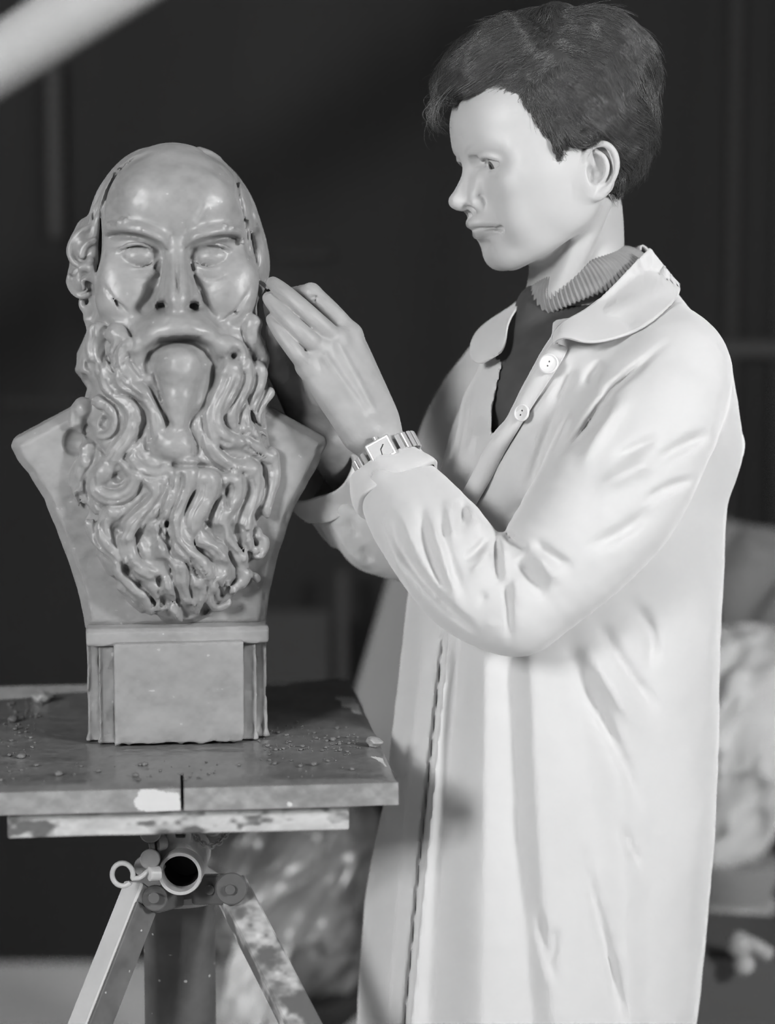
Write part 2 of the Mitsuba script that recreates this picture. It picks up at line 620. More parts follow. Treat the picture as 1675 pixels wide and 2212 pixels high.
# a studio window in the wall behind the photographer, to the left
wx0, wx1, wz0, wz1 = -2.55, -1.65, 1.95, 3.0
put('wall_front', trimesh.util.concatenate([slab((RX0, RY0 - 0.1, 0), (wx0, RY0, RZ)), slab((wx1, RY0 - 0.1, 0), (RX1, RY0, RZ)),
                                            slab((wx0, RY0 - 0.1, 0), (wx1, RY0, wz0)), slab((wx0, RY0 - 0.1, wz1), (wx1, RY0, RZ))]), 'm_shell', False)
fr = [slab((wx0, RY0 - 0.07, z), (wx1, RY0 - 0.02, z + 0.03)) for z in (wz0, (wz0 + wz1) / 2, wz1 - 0.03)]
fr += [slab((x, RY0 - 0.07, wz0), (x + 0.03, RY0 - 0.02, wz1)) for x in (wx0, (wx0 + wx1) / 2, wx1 - 0.03)]
put('window_1__window_frame', trimesh.util.concatenate(fr), 'm_shell', False)
pane = trimesh.Trimesh([(wx0, RY0 - 0.08, wz0), (wx1, RY0 - 0.08, wz0), (wx1, RY0 - 0.08, wz1), (wx0, RY0 - 0.08, wz1)], [[0, 2, 1], [0, 3, 2]], process=False)
if pane.face_normals[0][1] < 0:
    pane.invert()
scene['window_1__pane'] = {**mikit.ply(pane, 'm_shell'), 'emitter': {'type': 'area', 'radiance': gray(DAY_LEFT)}}
for k in ('floor', 'ceiling', 'wall_back', 'wall_right', 'wall_front', 'wall_left', 'window_1'):
    label(k, kind='structure')
label('wall_back', 'dark wall behind the sculptor and the bust')
label('floor', 'pale worn studio floor')
# a photographer's lamp on a stand, right of the camera
LP, LT = np.array([1.80, 0.55, 1.90]), np.array([0.15, 2.0, 1.15])
ld = (LT - LP) / np.linalg.norm(LT - LP)
put('studio_lamp__reflector', lathe([(-0.12, 0.03), (-0.10, 0.08), (-0.04, 0.19), (0.0, 0.22), (0.002, 0.225), (-0.04, 0.198), (-0.105, 0.085), (-0.13, 0.03)], LP, LP + ld), 'm_shell')
lu = np.cross(ld, [0, 0, 1]); lu /= np.linalg.norm(lu); lv = np.cross(lu, ld)
a = np.arange(32) * 2 * np.pi / 32
disc = trimesh.Trimesh(np.vstack([LP[None] - ld * 0.01, LP - ld * 0.01 + 0.195 * (np.cos(a)[:, None] * lu + np.sin(a)[:, None] * lv)]), [[0, 1 + i, 1 + (i + 1) % 32] for i in range(32)], process=False)
if disc.face_normals[0] @ ld < 0:
    disc.invert()
scene['studio_lamp__diffuser'] = {**mikit.ply(disc, 'm_shell'), 'emitter': {'type': 'area', 'radiance': gray(LAMP_RIGHT)}}
put('studio_lamp__pole', cyl(LP - ld * 0.13 + [0, 0, -0.0], [LP[0] - ld[0] * 0.13, LP[1] - ld[1] * 0.13, 0.0], 0.015), 'm_dark')
label('studio_lamp', 'round studio lamp on a stand beside the camera', 'lamp')
scene['room_light'] = {'type': 'constant', 'radiance': gray(ROOM_FILL)}


# ------------------------------------------------------------------ the modelling stand
TH = math.radians(6.0)                  # the stand is turned a little
FR = at(860, 1684, 1.80)                # front right corner of the board
ZT = FR[2]
ex, ey = np.array([math.cos(TH), math.sin(TH), 0]), np.array([-math.sin(TH), math.cos(TH), 0])
TW, TD, TT = 0.47, 0.50, 0.0235
EZ = np.array([0, 0, 1.0])


def board_frame(u, v, z=0.0):
    """Point on the board: u metres left of the right edge, v metres back from the front edge."""
    return FR - ex * u + ey * v + [0, 0, z]


def clay_board(p, n, uv):
    # the top is smeared with dark wet clay, bare pale wood showing at the back edge, chips at the right edge and on the front
    u = -((p.x - FR[0]) * ex[0] + (p.y - FR[1]) * ex[1])
    v = (p.x - FR[0]) * ey[0] + (p.y - FR[1]) * ey[1]
    z = p.z - ZT
    a = mikit.fbm(p.x * 26, p.y * 26, p.z * 26, 4)
    b = mikit.fbm(p.x * 120, p.y * 60, p.z * 120, 3)
    clay = mi.Color3f(0.075 + 0.085 * a + 0.05 * b * b)
    top = z > -0.002
    front = (v < 0.004) & (z < -0.003)
    clay = dr.select(front, mi.Color3f(0.12 + 0.13 * a + 0.16 * b * b), clay)
    bare = mi.Color3f(0.40 + 0.22 * b)
    e = mikit.fbm(p.x * 14, p.y * 14, 5.0, 4)
    back = top & (v > 0.450 + 0.08 * (e - 0.5) - 0.035 * mikit.smoothstep(0.26, 0.40, u) + 0.034 * mikit.smoothstep(0.085, 0.02, u))
    side = (u < 0.012 + 0.05 * (e - 0.48)) & top & (((v > 0.30) & (v < 0.39)) | ((v > 0.06) & (v < 0.095)))
    fx, fz = (u - 0.216 + 0.012 * (b - 0.5)) / 0.021, (z + 0.013 + 0.014 * (b - 0.5)) / 0.0105
    spot = front & (fx * fx + fz * fz * dr.abs(fz) < 1)
    chip = front & (dr.square((u - 0.098 + 0.006 * (b - 0.5)) / 0.0022) + dr.square((z + 0.020) / 0.0022) < 1)
    out = dr.select(back | side, bare, clay)
    return dr.select(spot | chip, mi.Color3f(0.52), out)


def board_bump(p, n, uv):
    return 0.0011 * mikit.fbm(p.x * 120, p.y * 120, p.z * 120, 3) + 0.002 * mikit.fbm(p.x * 25, p.y * 55, p.z * 25, 2)


def wood_bare(p, n, uv):
    a = mikit.fbm(p.x * 30, p.y * 30, p.z * 90, 4)
    b = mikit.fbm(p.x * 160, p.y * 60, p.z * 160, 2)
    dirt = mikit.smoothstep(0.52, 0.68, mikit.fbm(p.x * 45 + 3, p.y * 20, p.z * 60, 3))
    return mi.Color3f((0.24 + 0.22 * a + 0.10 * b) * (1 - 0.75 * dirt))


pmat('m_board', clay_board, 0.24, 0.6, board_bump, 1.0)
pmat('m_wood', wood_bare, 0.75, 0.3)


def iron_fn(lo, hi, spots):
    def fn(p, n, uv):
        a = mikit.fbm(p.x * 40, p.y * 40, p.z * 40, 4)
        s = mikit.smoothstep(0.80, 0.83, mikit.fbm(p.x * 110, p.y * 110, p.z * 110, 2)) if spots else 0.0
        return mi.Color3f(lo + (hi - lo) * a + s * 0.3)
    return fn


pmat('m_post', iron_fn(0.05, 0.10, True), 0.5, 0.4)
pmat('m_iron', iron_fn(0.12, 0.30, False), 0.42, 0.5)
pmat('m_cast', iron_fn(0.30, 0.50, False), 0.40, 0.5)
mat('m_black', 0.015, 0.5, 0.4)


def leg_worn(p, n, uv):
    a = mikit.fbm(p.x * 34, p.y * 34, p.z * 26, 4)
    b = mikit.fbm(p.x * 130, p.y * 130, p.z * 130, 2)
    return mi.Color3f(0.10 + 0.42 * mikit.smoothstep(0.46, 0.62, a) * b)


def leg_pale(p, n, uv):
    a = mikit.fbm(p.x * 30, p.y * 30, p.z * 12, 3)
    return mi.Color3f(0.40 + 0.10 * a)


pmat('m_leg_shade', iron_fn(0.05, 0.16, True), 0.6, 0.3)  # dark tone in place of shade, for the added strip on the pale leg
pmat('m_leg_worn', leg_worn, 0.6, 0.4)
pmat('m_leg_pale', leg_pale, 0.6, 0.4)
ST = 'modelling_stand'
label(ST, "sculptor's tripod modelling stand carrying the clay bust", 'modelling stand')

# board with the saw cut in its front edge, dented edges
bm = m3.Manifold.cube([TW, TD, TT])
cutx = TW - (TW - 0.264) - 0.0
saw = m3.Manifold.cube([0.0030, 0.052, TT + 0.02]).translate([TW - 0.195, -0.01, -0.01])
saw = saw + m3.Manifold.cylinder(TT + 0.02, 0.0032, 0.0032, 12).translate([TW - 0.1945, 0.043, -0.01])
bm = bm - saw
mm = bm.refine_to_length(0.012).to_mesh()
bmesh = trimesh.Trimesh(mm.vert_properties[:, :3], mm.tri_verts, process=False)
v = bmesh.vertices.copy()
e = np.minimum.reduce([v[:, 0], TW - v[:, 0], v[:, 1], TD - v[:, 1]])
rim = np.clip(1 - e / 0.004, 0, 1) * (v[:, 2] > TT - 1e-4)
v[:, 2] -= rim * (0.0015 + 0.0035 * meshkit.fbm(v * 30, 3))
v[:, :2] += ((meshkit.noise(v * 22 + 3)[:, None] - 0.5) * 0.0025) * (np.abs(v[:, :2] - [TW / 2, TD / 2]) > [TW / 2 - 0.001, TD / 2 - 0.001])
origin = FR - ex * TW - EZ * TT
M = np.eye(4); M[:3, 0], M[:3, 1], M[:3, 2], M[:3, 3] = ex, ey, EZ, origin
bmesh.vertices = v
bmesh.apply_transform(M)
put(ST + '__board', bmesh, 'm_board', 30)
# batten below, set back and shorter
bt = hull_box((0.306, 0.40, 0.024), 0.0015).subdivide().subdivide().subdivide()
bt.vertices[:, 2] += (meshkit.fbm(bt.vertices * 40, 3) - 0.5) * 0.002
bt.apply_transform(rotz(TH))
bt.apply_translation(board_frame(0.043 + 0.153, 0.214, -TT - 0.0130))
put(ST + '__under_board', bt, 'm_wood', 30)

# post, socket pipe pointing at us, yoke
PC = at(388, 2000, 2.0)
PX, PY = PC[0], PC[1]
put(ST + '__post', lathe([(0, 1e-4), (0, 0.036), (0.782, 0.036), (0.785, 0.034), (0.785, 1e-4)], (PX, PY, 0.02), (PX, PY, 1)), 'm_post', 30)
put(ST + '__swivel_plate', lathe([(0, 1e-4), (0, 0.047), (0.004, 0.050), (0.010, 0.050), (0.016, 0.044), (0.026, 0.030), (0.05, 0.016), (0.115, 0.016)], (PX, PY, 0.805), (PX, PY, 1)), 'm_iron', 30)
sc_ = at(389, 1888, 1.90)
tilt = np.array([0.0, -1.0, 0.02]); tilt /= np.linalg.norm(tilt)
sb = sc_ - tilt * 0.10
pipe = lathe([(0, 0.0175), (0, 0.0205), (0.002, 0.0215), (0.03, 0.0205), (0.10, 0.0205)], sc_, sb, 48)
pipe_in = lathe([(0.10, 0.0175), (0, 0.0175)], sc_, sb, 48)
put(ST + '__socket_pipe', trimesh.util.concatenate([pipe, pipe_in]), 'm_cast', 40)
put(ST + '__socket_pipe__bore', lathe([(0.02, 0.0174), (0.06, 0.0172), (0.06, 1e-4)], sc_, sb, 48), 'm_black', 40)


def yoke(s):
    q = lambda px, py, y=1.925: at(px, py, y)
    s.tube([sc_ - tilt * 0.04, q(389, 1845, 1.932)], [0.021, 0.019], 0.004)
    s.tube([q(389, 1845, 1.932), q(389, 1800, 1.936)], [0.019, 0.0115], 0.008)
    s.box(q(389, 1790, 1.93), (0.012, 0.011, 0.010), rnd=0.002, k=0.004)
    s.tube([sc_ - tilt * 0.024, sc_ - tilt * 0.09], [0.0218, 0.0218], 0.004)
    s.box(sc_ + tilt * 0.02, (0.04, 0.038, 0.06), op='cut')
    s.tube([sc_ + tilt * 0.05, sc_ - tilt * 0.15], [0.0185, 0.0185], 0.0, 'cut')
    s.box(q(388, 1784, 1.915), (0.0045, 0.012, 0.013), op='cut')
    s.ell(q(389, 1852, 1.90), (0.004, 0.003, 0.005), 0.001, op='cut')


put(ST + '__yoke', biggest(carve(yoke, at(389, 1888, 1.95) - [0.035, 0.07, 0.035], at(389, 1770, 1.95) + [0.035, 0.09, 0.015], 0.0013)), 'm_cast', True)
put(ST + '__yoke__bolt', trimesh.util.concatenate([cyl(at(387, 1793, 1.912), at(387, 1793, 1.94), 0.0045, 6), cyl(at(389, 1775, 1.91), at(389, 1775, 1.935), 0.0085)]), 'm_iron', 30)
# knuckle of clamps left of the socket
put(ST + '__clamp', trimesh.util.concatenate([cyl(at(325, 1797, 1.90), at(325, 1797, 1.95), 0.0105), cyl(at(338, 1822, 1.905), at(356, 1818, 1.91), 0.0075),
                                              cyl(at(322, 1827, 1.905), at(334, 1825, 1.906), 0.0055, 20), bar(at(335, 1800, 1.93), at(372, 1830, 1.93), 0.012, 0.014, (0, 0, 1))]), 'm_iron', 30)
put(ST + '__clamp__wing_nut', trimesh.util.concatenate([cyl(at(324, 1856, 1.885), at(327, 1854, 1.92), 0.0095), cyl(at(312, 1872, 1.90), at(318, 1868, 1.94), 0.010), bar(at(330, 1850, 1.91), at(345, 1880, 1.92), 0.012, 0.012, (0, 0, 1))]), 'm_iron', 30)
# pin with a ring
rc = at(265, 1889, 1.875)
a = np.linspace(-0.35, 2 * np.pi - 0.75, 46)
ring = np.column_stack([rc[0] + 0.0098 * np.cos(a), np.full(46, rc[1]), rc[2] + 0.0110 * np.sin(a)])
ring = np.vstack([[at(345, 1886, 1.885), at(312, 1888, 1.88), at(297, 1897, 1.876)], ring[0:1] * 0.6 + at(297, 1897, 1.876) * 0.4, ring])
put(ST + '__ring_pin', trimesh.util.concatenate([tube(spline(ring, 70), 0.0024, 12), cyl(at(322, 1888, 1.88), at(345, 1886, 1.885), 0.0068, 24)]), 'm_cast', 40)
# chain and its hook
put(ST + '__hook', tube(spline([at(428, 1790, 1.93), at(460, 1783, 1.925), at(474, 1788, 1.92), at(472, 1796, 1.92), at(450, 1800, 1.925), at(420, 1798, 1.93)], 40), 0.0024, 12), 'm_iron', 40)
cpts = spline(pts([(418, 1800, 1.925), (432, 1818, 1.922), (450, 1828, 1.92), (470, 1822, 1.922), (485, 1806, 1.925), (497, 1788, 1.93), (506, 1770, 1.935)]), 15)
for i in range(14):
    c, d = (cpts[i] + cpts[i + 1]) / 2, cpts[i + 1] - cpts[i]
    L = np.linalg.norm(d); d = d / L
    s_ = np.cross(d, [0, 1, 0] if i % 2 else [0.3, 0.3, 0.9]); s_ /= np.linalg.norm(s_)
    a = np.arange(14) * 2 * np.pi / 14
    put(ST + '__chain_link', tube(c + np.cos(a)[:, None] * d * L * 0.75 + np.sin(a)[:, None] * s_ * 0.0026, 0.0010, 7, closed=True), 'm_iron', 60)


# tripod legs with hinge lugs
def leg(top, foot, wu, wv, up, m, extra=None):
    k = put(ST + '__leg', bar(top, foot, wu, wv, up, 0.0018), m, 30)
    return k


lt = at(322, 1930, 1.93)
k = leg(lt + np.array([-0.006, 0, 0.006]), lt + (lt - at(455, 1930 - 330, 2.02)) * 5.5 * 0.9, 0.026, 0.030, (-0.80, -1, 0.1), 'm_leg_pale')
label(k, 'pale bare wooden leg')
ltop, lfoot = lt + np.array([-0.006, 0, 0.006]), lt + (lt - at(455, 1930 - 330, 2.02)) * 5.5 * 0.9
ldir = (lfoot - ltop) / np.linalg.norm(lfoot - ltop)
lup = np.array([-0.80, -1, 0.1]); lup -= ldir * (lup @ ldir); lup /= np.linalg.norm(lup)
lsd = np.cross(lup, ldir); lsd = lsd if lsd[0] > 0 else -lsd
put(k + '__shade_strip', bar(ltop + lsd * 0.0145 + ldir * 0.02, lfoot + lsd * 0.0145 - ldir * 0.02, 0.004, 0.0285, lup, 0.0008), 'm_leg_shade', 30)  # added dark strip, stands in for shade on the inner face of the leg
rt = at(497, 1915, 1.94)
k = leg(rt, rt + (at(690, 2290, 1.80) - rt) * 2.1, 0.031, 0.026, (0.35, -1, 0.25), 'm_leg_worn')
label(k, 'dark leg with worn smeared paint')
bk = np.array([PX, PY + 0.05, 0.72])
leg(bk, bk + np.array([0.05, 0.42, -0.72]), 0.03, 0.026, (0, 1, 0.3), 'm_leg_worn')
put(ST + '__hinge_lug', trimesh.util.concatenate([cyl(at(335, 1940, 1.905), at(335, 1940, 1.93), 0.0125, 28), bar(at(335, 1945, 1.917), at(390, 1930, 1.95), 0.012, 0.024, (0, 0, 1))]), 'm_post', 30)
put(ST + '__hinge_lug__bolt', cyl(at(332, 1940, 1.895), at(332, 1940, 1.93), 0.0055, 18), 'm_post', 30)
put(ST + '__hinge_lug', trimesh.util.concatenate([cyl(at(500, 1920, 1.905), at(500, 1920, 1.93), 0.0155, 28), bar(at(498, 1921, 1.917), at(420, 1921, 1.96), 0.012, 0.029, (0, 0, 1))]), 'm_post', 30)
for x in (453, 497):
    put(ST + '__hinge_lug_001__bolt', cyl(at(x, 1922, 1.90 if x > 470 else 1.925), at(x, 1922, 1.95), 0.0050, 18), 'm_post', 30)


# ------------------------------------------------------------------ the clay bust
BT = math.radians(7.0)                   # it is turned to face the camera
bx, by = np.array([math.cos(BT), math.sin(BT), 0]), np.array([-math.sin(BT), math.cos(BT), 0])
BR = np.stack([bx, by, EZ], 1)
U = 1 / 2245.0                           # metres per frame pixel at the bust


def B(px, py, v=0.0):
    """v metres in front of the bust's face plane, 1.96 m from the camera."""
    return at(px, py, 1.96 - v + (px - 383) * U * math.sin(BT))


def BL(rows):
    return [B(*r) for r in rows]


def clay_tone(p, n, uv):
    a = mikit.fbm(p.x * 38, p.y * 38, p.z * 38, 4)
    b = mikit.fbm(p.x * 150, p.y * 150, p.z * 150, 3)
    pale = mikit.smoothstep(0.78, 0.86, b)
    return mi.Color3f(0.25 + 0.12 * (a - 0.5) + 0.05 * (b - 0.5) + 0.12 * pale)


def clay_bump(p, n, uv):
    return 0.0005 * mikit.fbm(p.x * 170, p.y * 170, p.z * 170, 3) + 0.0012 * mikit.fbm(p.x * 60, p.y * 60, p.z * 60, 2)


pmat('m_clay', clay_tone, 0.40, 0.5, clay_bump, 1.0)
pmat('m_clay_dull', clay_tone, 0.5, 0.4, clay_bump, 1.0)


def beard_v(px, py):
    e = (px - 378) / 215.0
    return 0.034 - 0.040 * e * e - 0.030 * max(0, (py - 1180) / 170.0) ** 2


def lock(s, rows, r, lift=0.0, k=0.003, groove=True):
    """A clay lock through (px, py) rows, r pixels thick (one number or root, tip), with the gouge beside it."""
    r0, r1 = r if isinstance(r, tuple) else (r, r)
    n = len(rows)
    P = np.array([B(x, y, beard_v(x, y) + lift) for x, y in rows])
    rad = np.linspace(r0, r1, n) * U
    rad[-1] *= 0.6
    s.line(P, rad, k)
    if groove:
        q = spline(np.column_stack([P, rad]), 5 * n)
        t = np.gradient(q[:, :3], axis=0)
        t /= np.linalg.norm(t, axis=1, keepdims=True)
        sd = np.cross(t, -by)
        for g in (0.3,):
            c = q[:, :3] + sd * (q[:, 3:] * g) - by * (q[:, 3:] * 0.98)
            s.tube(c[2:-2], q[2:-2, 3] * 0.17, 0.002, 'cut')


LOCKS = [  # rows of frame pixels, thickness, lift
    ([(236, 800), (247, 844), (283, 871), (292, 902), (283, 937), (252, 977), (232, 1017)], (24, 21), 0.003),
    ([(262, 806), (275, 832), (309, 852), (336, 884), (340, 928), (352, 960)], (23, 20), 0.005),
    ([(305, 880), (314, 930), (331, 985)], (15, 10), -0.002),
    ([(283, 962), (298, 1004), (327, 1018), (367, 1005)], (15, 11), 0.004),
    ([(212, 868), (238, 884), (245, 922), (212, 942)], (17, 11), 0.006),
    ([(225, 1020), (207, 1058), (245, 1076), (288, 1048), (268, 1000)], (22, 16), 0.006),
    ([(305, 1020), (340, 1040), (347, 1072), (318, 1105), (283, 1140), (274, 1176), (300, 1222), (338, 1240)], (27, 21), 0.004),
    ([(354, 1018), (376, 1047), (374, 1083), (347, 1118), (329, 1149), (352, 1178)], (22, 17), 0.003),
    ([(405, 1012), (388, 1062), (372, 1118), (382, 1162), (413, 1196), (440, 1222), (452, 1268)], (32, 22), 0.005),
    ([(446, 1030), (444, 1070), (424, 1109), (416, 1149), (447, 1173), (476, 1200), (474, 1237), (455, 1270)], (29, 20), 0.006),
    ([(495, 1030), (508, 1065), (480, 1109), (479, 1149), (508, 1184), (528, 1224), (518, 1268)], (27, 17), 0.004),
    ([(541, 1015), (552, 1065), (537, 1109), (528, 1150), (552, 1190)], (24, 16), 0.004),
    ([(580, 985), (588, 1040), (572, 1100), (578, 1150)], (22, 15), 0.004),
    ([(497, 800), (482, 850), (462, 900), (476, 940), (512, 952)], (30, 22), 0.004),
    ([(526, 790), (520, 850), (500, 895), (520, 930)], (22, 16), 0.005),
    ([(556, 800), (545, 860), (533, 910), (552, 950), (560, 990)], (22, 17), 0.003),
    ([(580, 850), (562, 880), (556, 915), (572, 940)], (16, 11), 0.005),
    ([(455, 930), (462, 975), (500, 1005), (545, 1000)], (21, 15), 0.003),
    ([(520, 955), (560, 975), (590, 1000)], (20, 15), 0.002),
    ([(213, 720), (205, 760), (222, 800), (236, 830)], (24, 20), 0.0),
    ([(250, 720), (262, 745), (246, 775), (268, 805)], (24, 20), 0.003),
    ([(285, 745), (265, 770), (280, 805), (305, 830)], (18, 15), 0.006),
    ([(180, 880), (172, 930), (190, 975), (168, 1015), (165, 1060)], (22, 16), 0.0),
    ([(188, 1000), (172, 1050), (182, 1095), (205, 1120)], (20, 15), 0.002),
    ([(210, 1095), (198, 1135), (220, 1175), (250, 1200), (262, 1240)], (21, 16), 0.003),
    ([(246, 1105), (224, 1140), (240, 1180), (275, 1205)], (21, 16), 0.005),
    ([(285, 1195), (300, 1240), (330, 1265), (340, 1310)], (20, 13), 0.002),
    ([(262, 1235), (285, 1265), (310, 1290), (322, 1325)], (17, 12), 0.003),
    ([(345, 1185), (385, 1215), (392, 1255), (415, 1300)], (22, 16), 0.004),
    ([(360, 1260), (372, 1300), (392, 1335)], (21, 13), 0.003),
    ([(425, 1255), (432, 1290), (418, 1330)], (21, 13), 0.003),
    ([(470, 1262), (450, 1295), (470, 1315), (500, 1290), (492, 1262)], (13, 10), 0.006),
    ([(525, 1255), (505, 1280), (528, 1290)], (12, 9), 0.005),
    ([(560, 1150), (566, 1185), (548, 1220), (556, 1250)], (18, 13), 0.002),
    ([(488, 745), (520, 760), (505, 790)], (21, 15), 0.003),
    ([(545, 700), (552, 740), (566, 770), (560, 805)], (21, 17), -0.003),
]
GOUGES = [  # deep dark tool marks: rows, radius, depth behind the beard's front
    ([(322, 812), (318, 778), (336, 746), (388, 734), (438, 744), (458, 776), (458, 822), (447, 860)], 8.5, 0.004),
    ([(326, 830), (337, 866), (360, 905), (374, 925)], 6, 0.006), ([(445, 850), (428, 890), (410, 912), (424, 960), (420, 985)], 6, 0.006),
    ([(258, 850), (300, 872), (312, 912), (298, 945), (268, 985)], 4.5, 0.0), ([(332, 800), (352, 870)], 4, 0.0),
    ([(160, 940), (168, 965)], 13, -0.014), ([(172, 1060), (182, 1095), (205, 1120)], 11, -0.006), ([(245, 1140), (268, 1150)], 9, -0.002),
    ([(266, 1225), (284, 1238)], 10, 0.0), ([(300, 1270), (308, 1255)], 8, 0.0), ([(338, 1258), (352, 1252)], 11, 0.0), ([(345, 1120), (370, 1150), (366, 1185), (395, 1215)], 6.5, 0.006),
    ([(330, 1028), (352, 1062), (330, 1100), (300, 1140), (298, 1190), (330, 1228)], 4.5, 0.003),
    ([(368, 1005), (420, 1006), (470, 1012), (500, 1028)], 6, 0.002), ([(390, 1030), (382, 1080), (362, 1130), (366, 1170)], 5, 0.0),
    ([(548, 1105), (570, 1130), (578, 1160)], 11, -0.004), ([(500, 1040), (490, 1085), (496, 1105)], 5, 0.002), ([(438, 1310), (450, 1322)], 9, 0.004),
    ([(540, 850), (548, 905), (575, 932)], 4, 0.0), ([(470, 800), (480, 770)], 8, 0.0), ([(500, 765), (506, 775)], 8, 0.004), ([(430, 1150), (420, 1170), (448, 1196)], 4, 0.0),
    ([(205, 950), (232, 985)], 5, 0.0), ([(232, 900), (222, 925)], 9, 0.002), ([(250, 1020), (262, 1040)], 9, 0.0), ([(195, 780), (192, 800)], 9, -0.016), ([(240, 790), (232, 765)], 5, 0.0),
    ([(470, 1255), (480, 1290)], 4, 0.0), ([(500, 1150), (530, 1200)], 4, 0.0), ([(410, 1205), (432, 1250)], 4, 0.0), ([(312, 1320), (330, 1345)], 5, -0.012),
]


ETCH, MM0 = [], 0.001
BEARD = np.array([(206, 610), (210, 650), (203, 690), (168, 762), (163, 800), (190, 838), (174, 900), (166, 950), (152, 1000), (152, 1070), (168, 1130), (197, 1190), (238, 1255), (288, 1315), (332, 1346), (400, 1354),
                  (458, 1340), (502, 1300), (542, 1260), (560, 1200), (590, 1130), (600, 1040), (602, 970), (588, 900), (582, 850), (572, 800), (572, 742), (553, 700), (548, 650), (548, 610)], float)


def beard_mass(s):
    i = s._near(B(140, 1370, 0) - [0, 0.1, 0], B(620, 600, 0) + [0, 0.2, 0], 0.02)
    P = s.P[i].astype(float)
    px = to_px(P)
    v = 1.96 - P[:, 1] + (px[:, 0] - 383) * U * math.sin(BT)
    e = (px[:, 0] - 378) / 215.0
    top = np.clip((760 - px[:, 1]) / 130.0, 0, 1)
    bv = 0.034 - 0.040 * e * e - 0.030 * np.maximum(0, (px[:, 1] - 1180) / 170.0) ** 2 - top * 0.030
    d2 = poly_sd(px, BEARD) * U
    front = (v - bv) * 0.9
    d = -smin(-d2, -front, 0.030)
    d = np.maximum(d, -(v + 0.10))
    s._mix(i, d.astype(np.float32), 0.008, 'add')


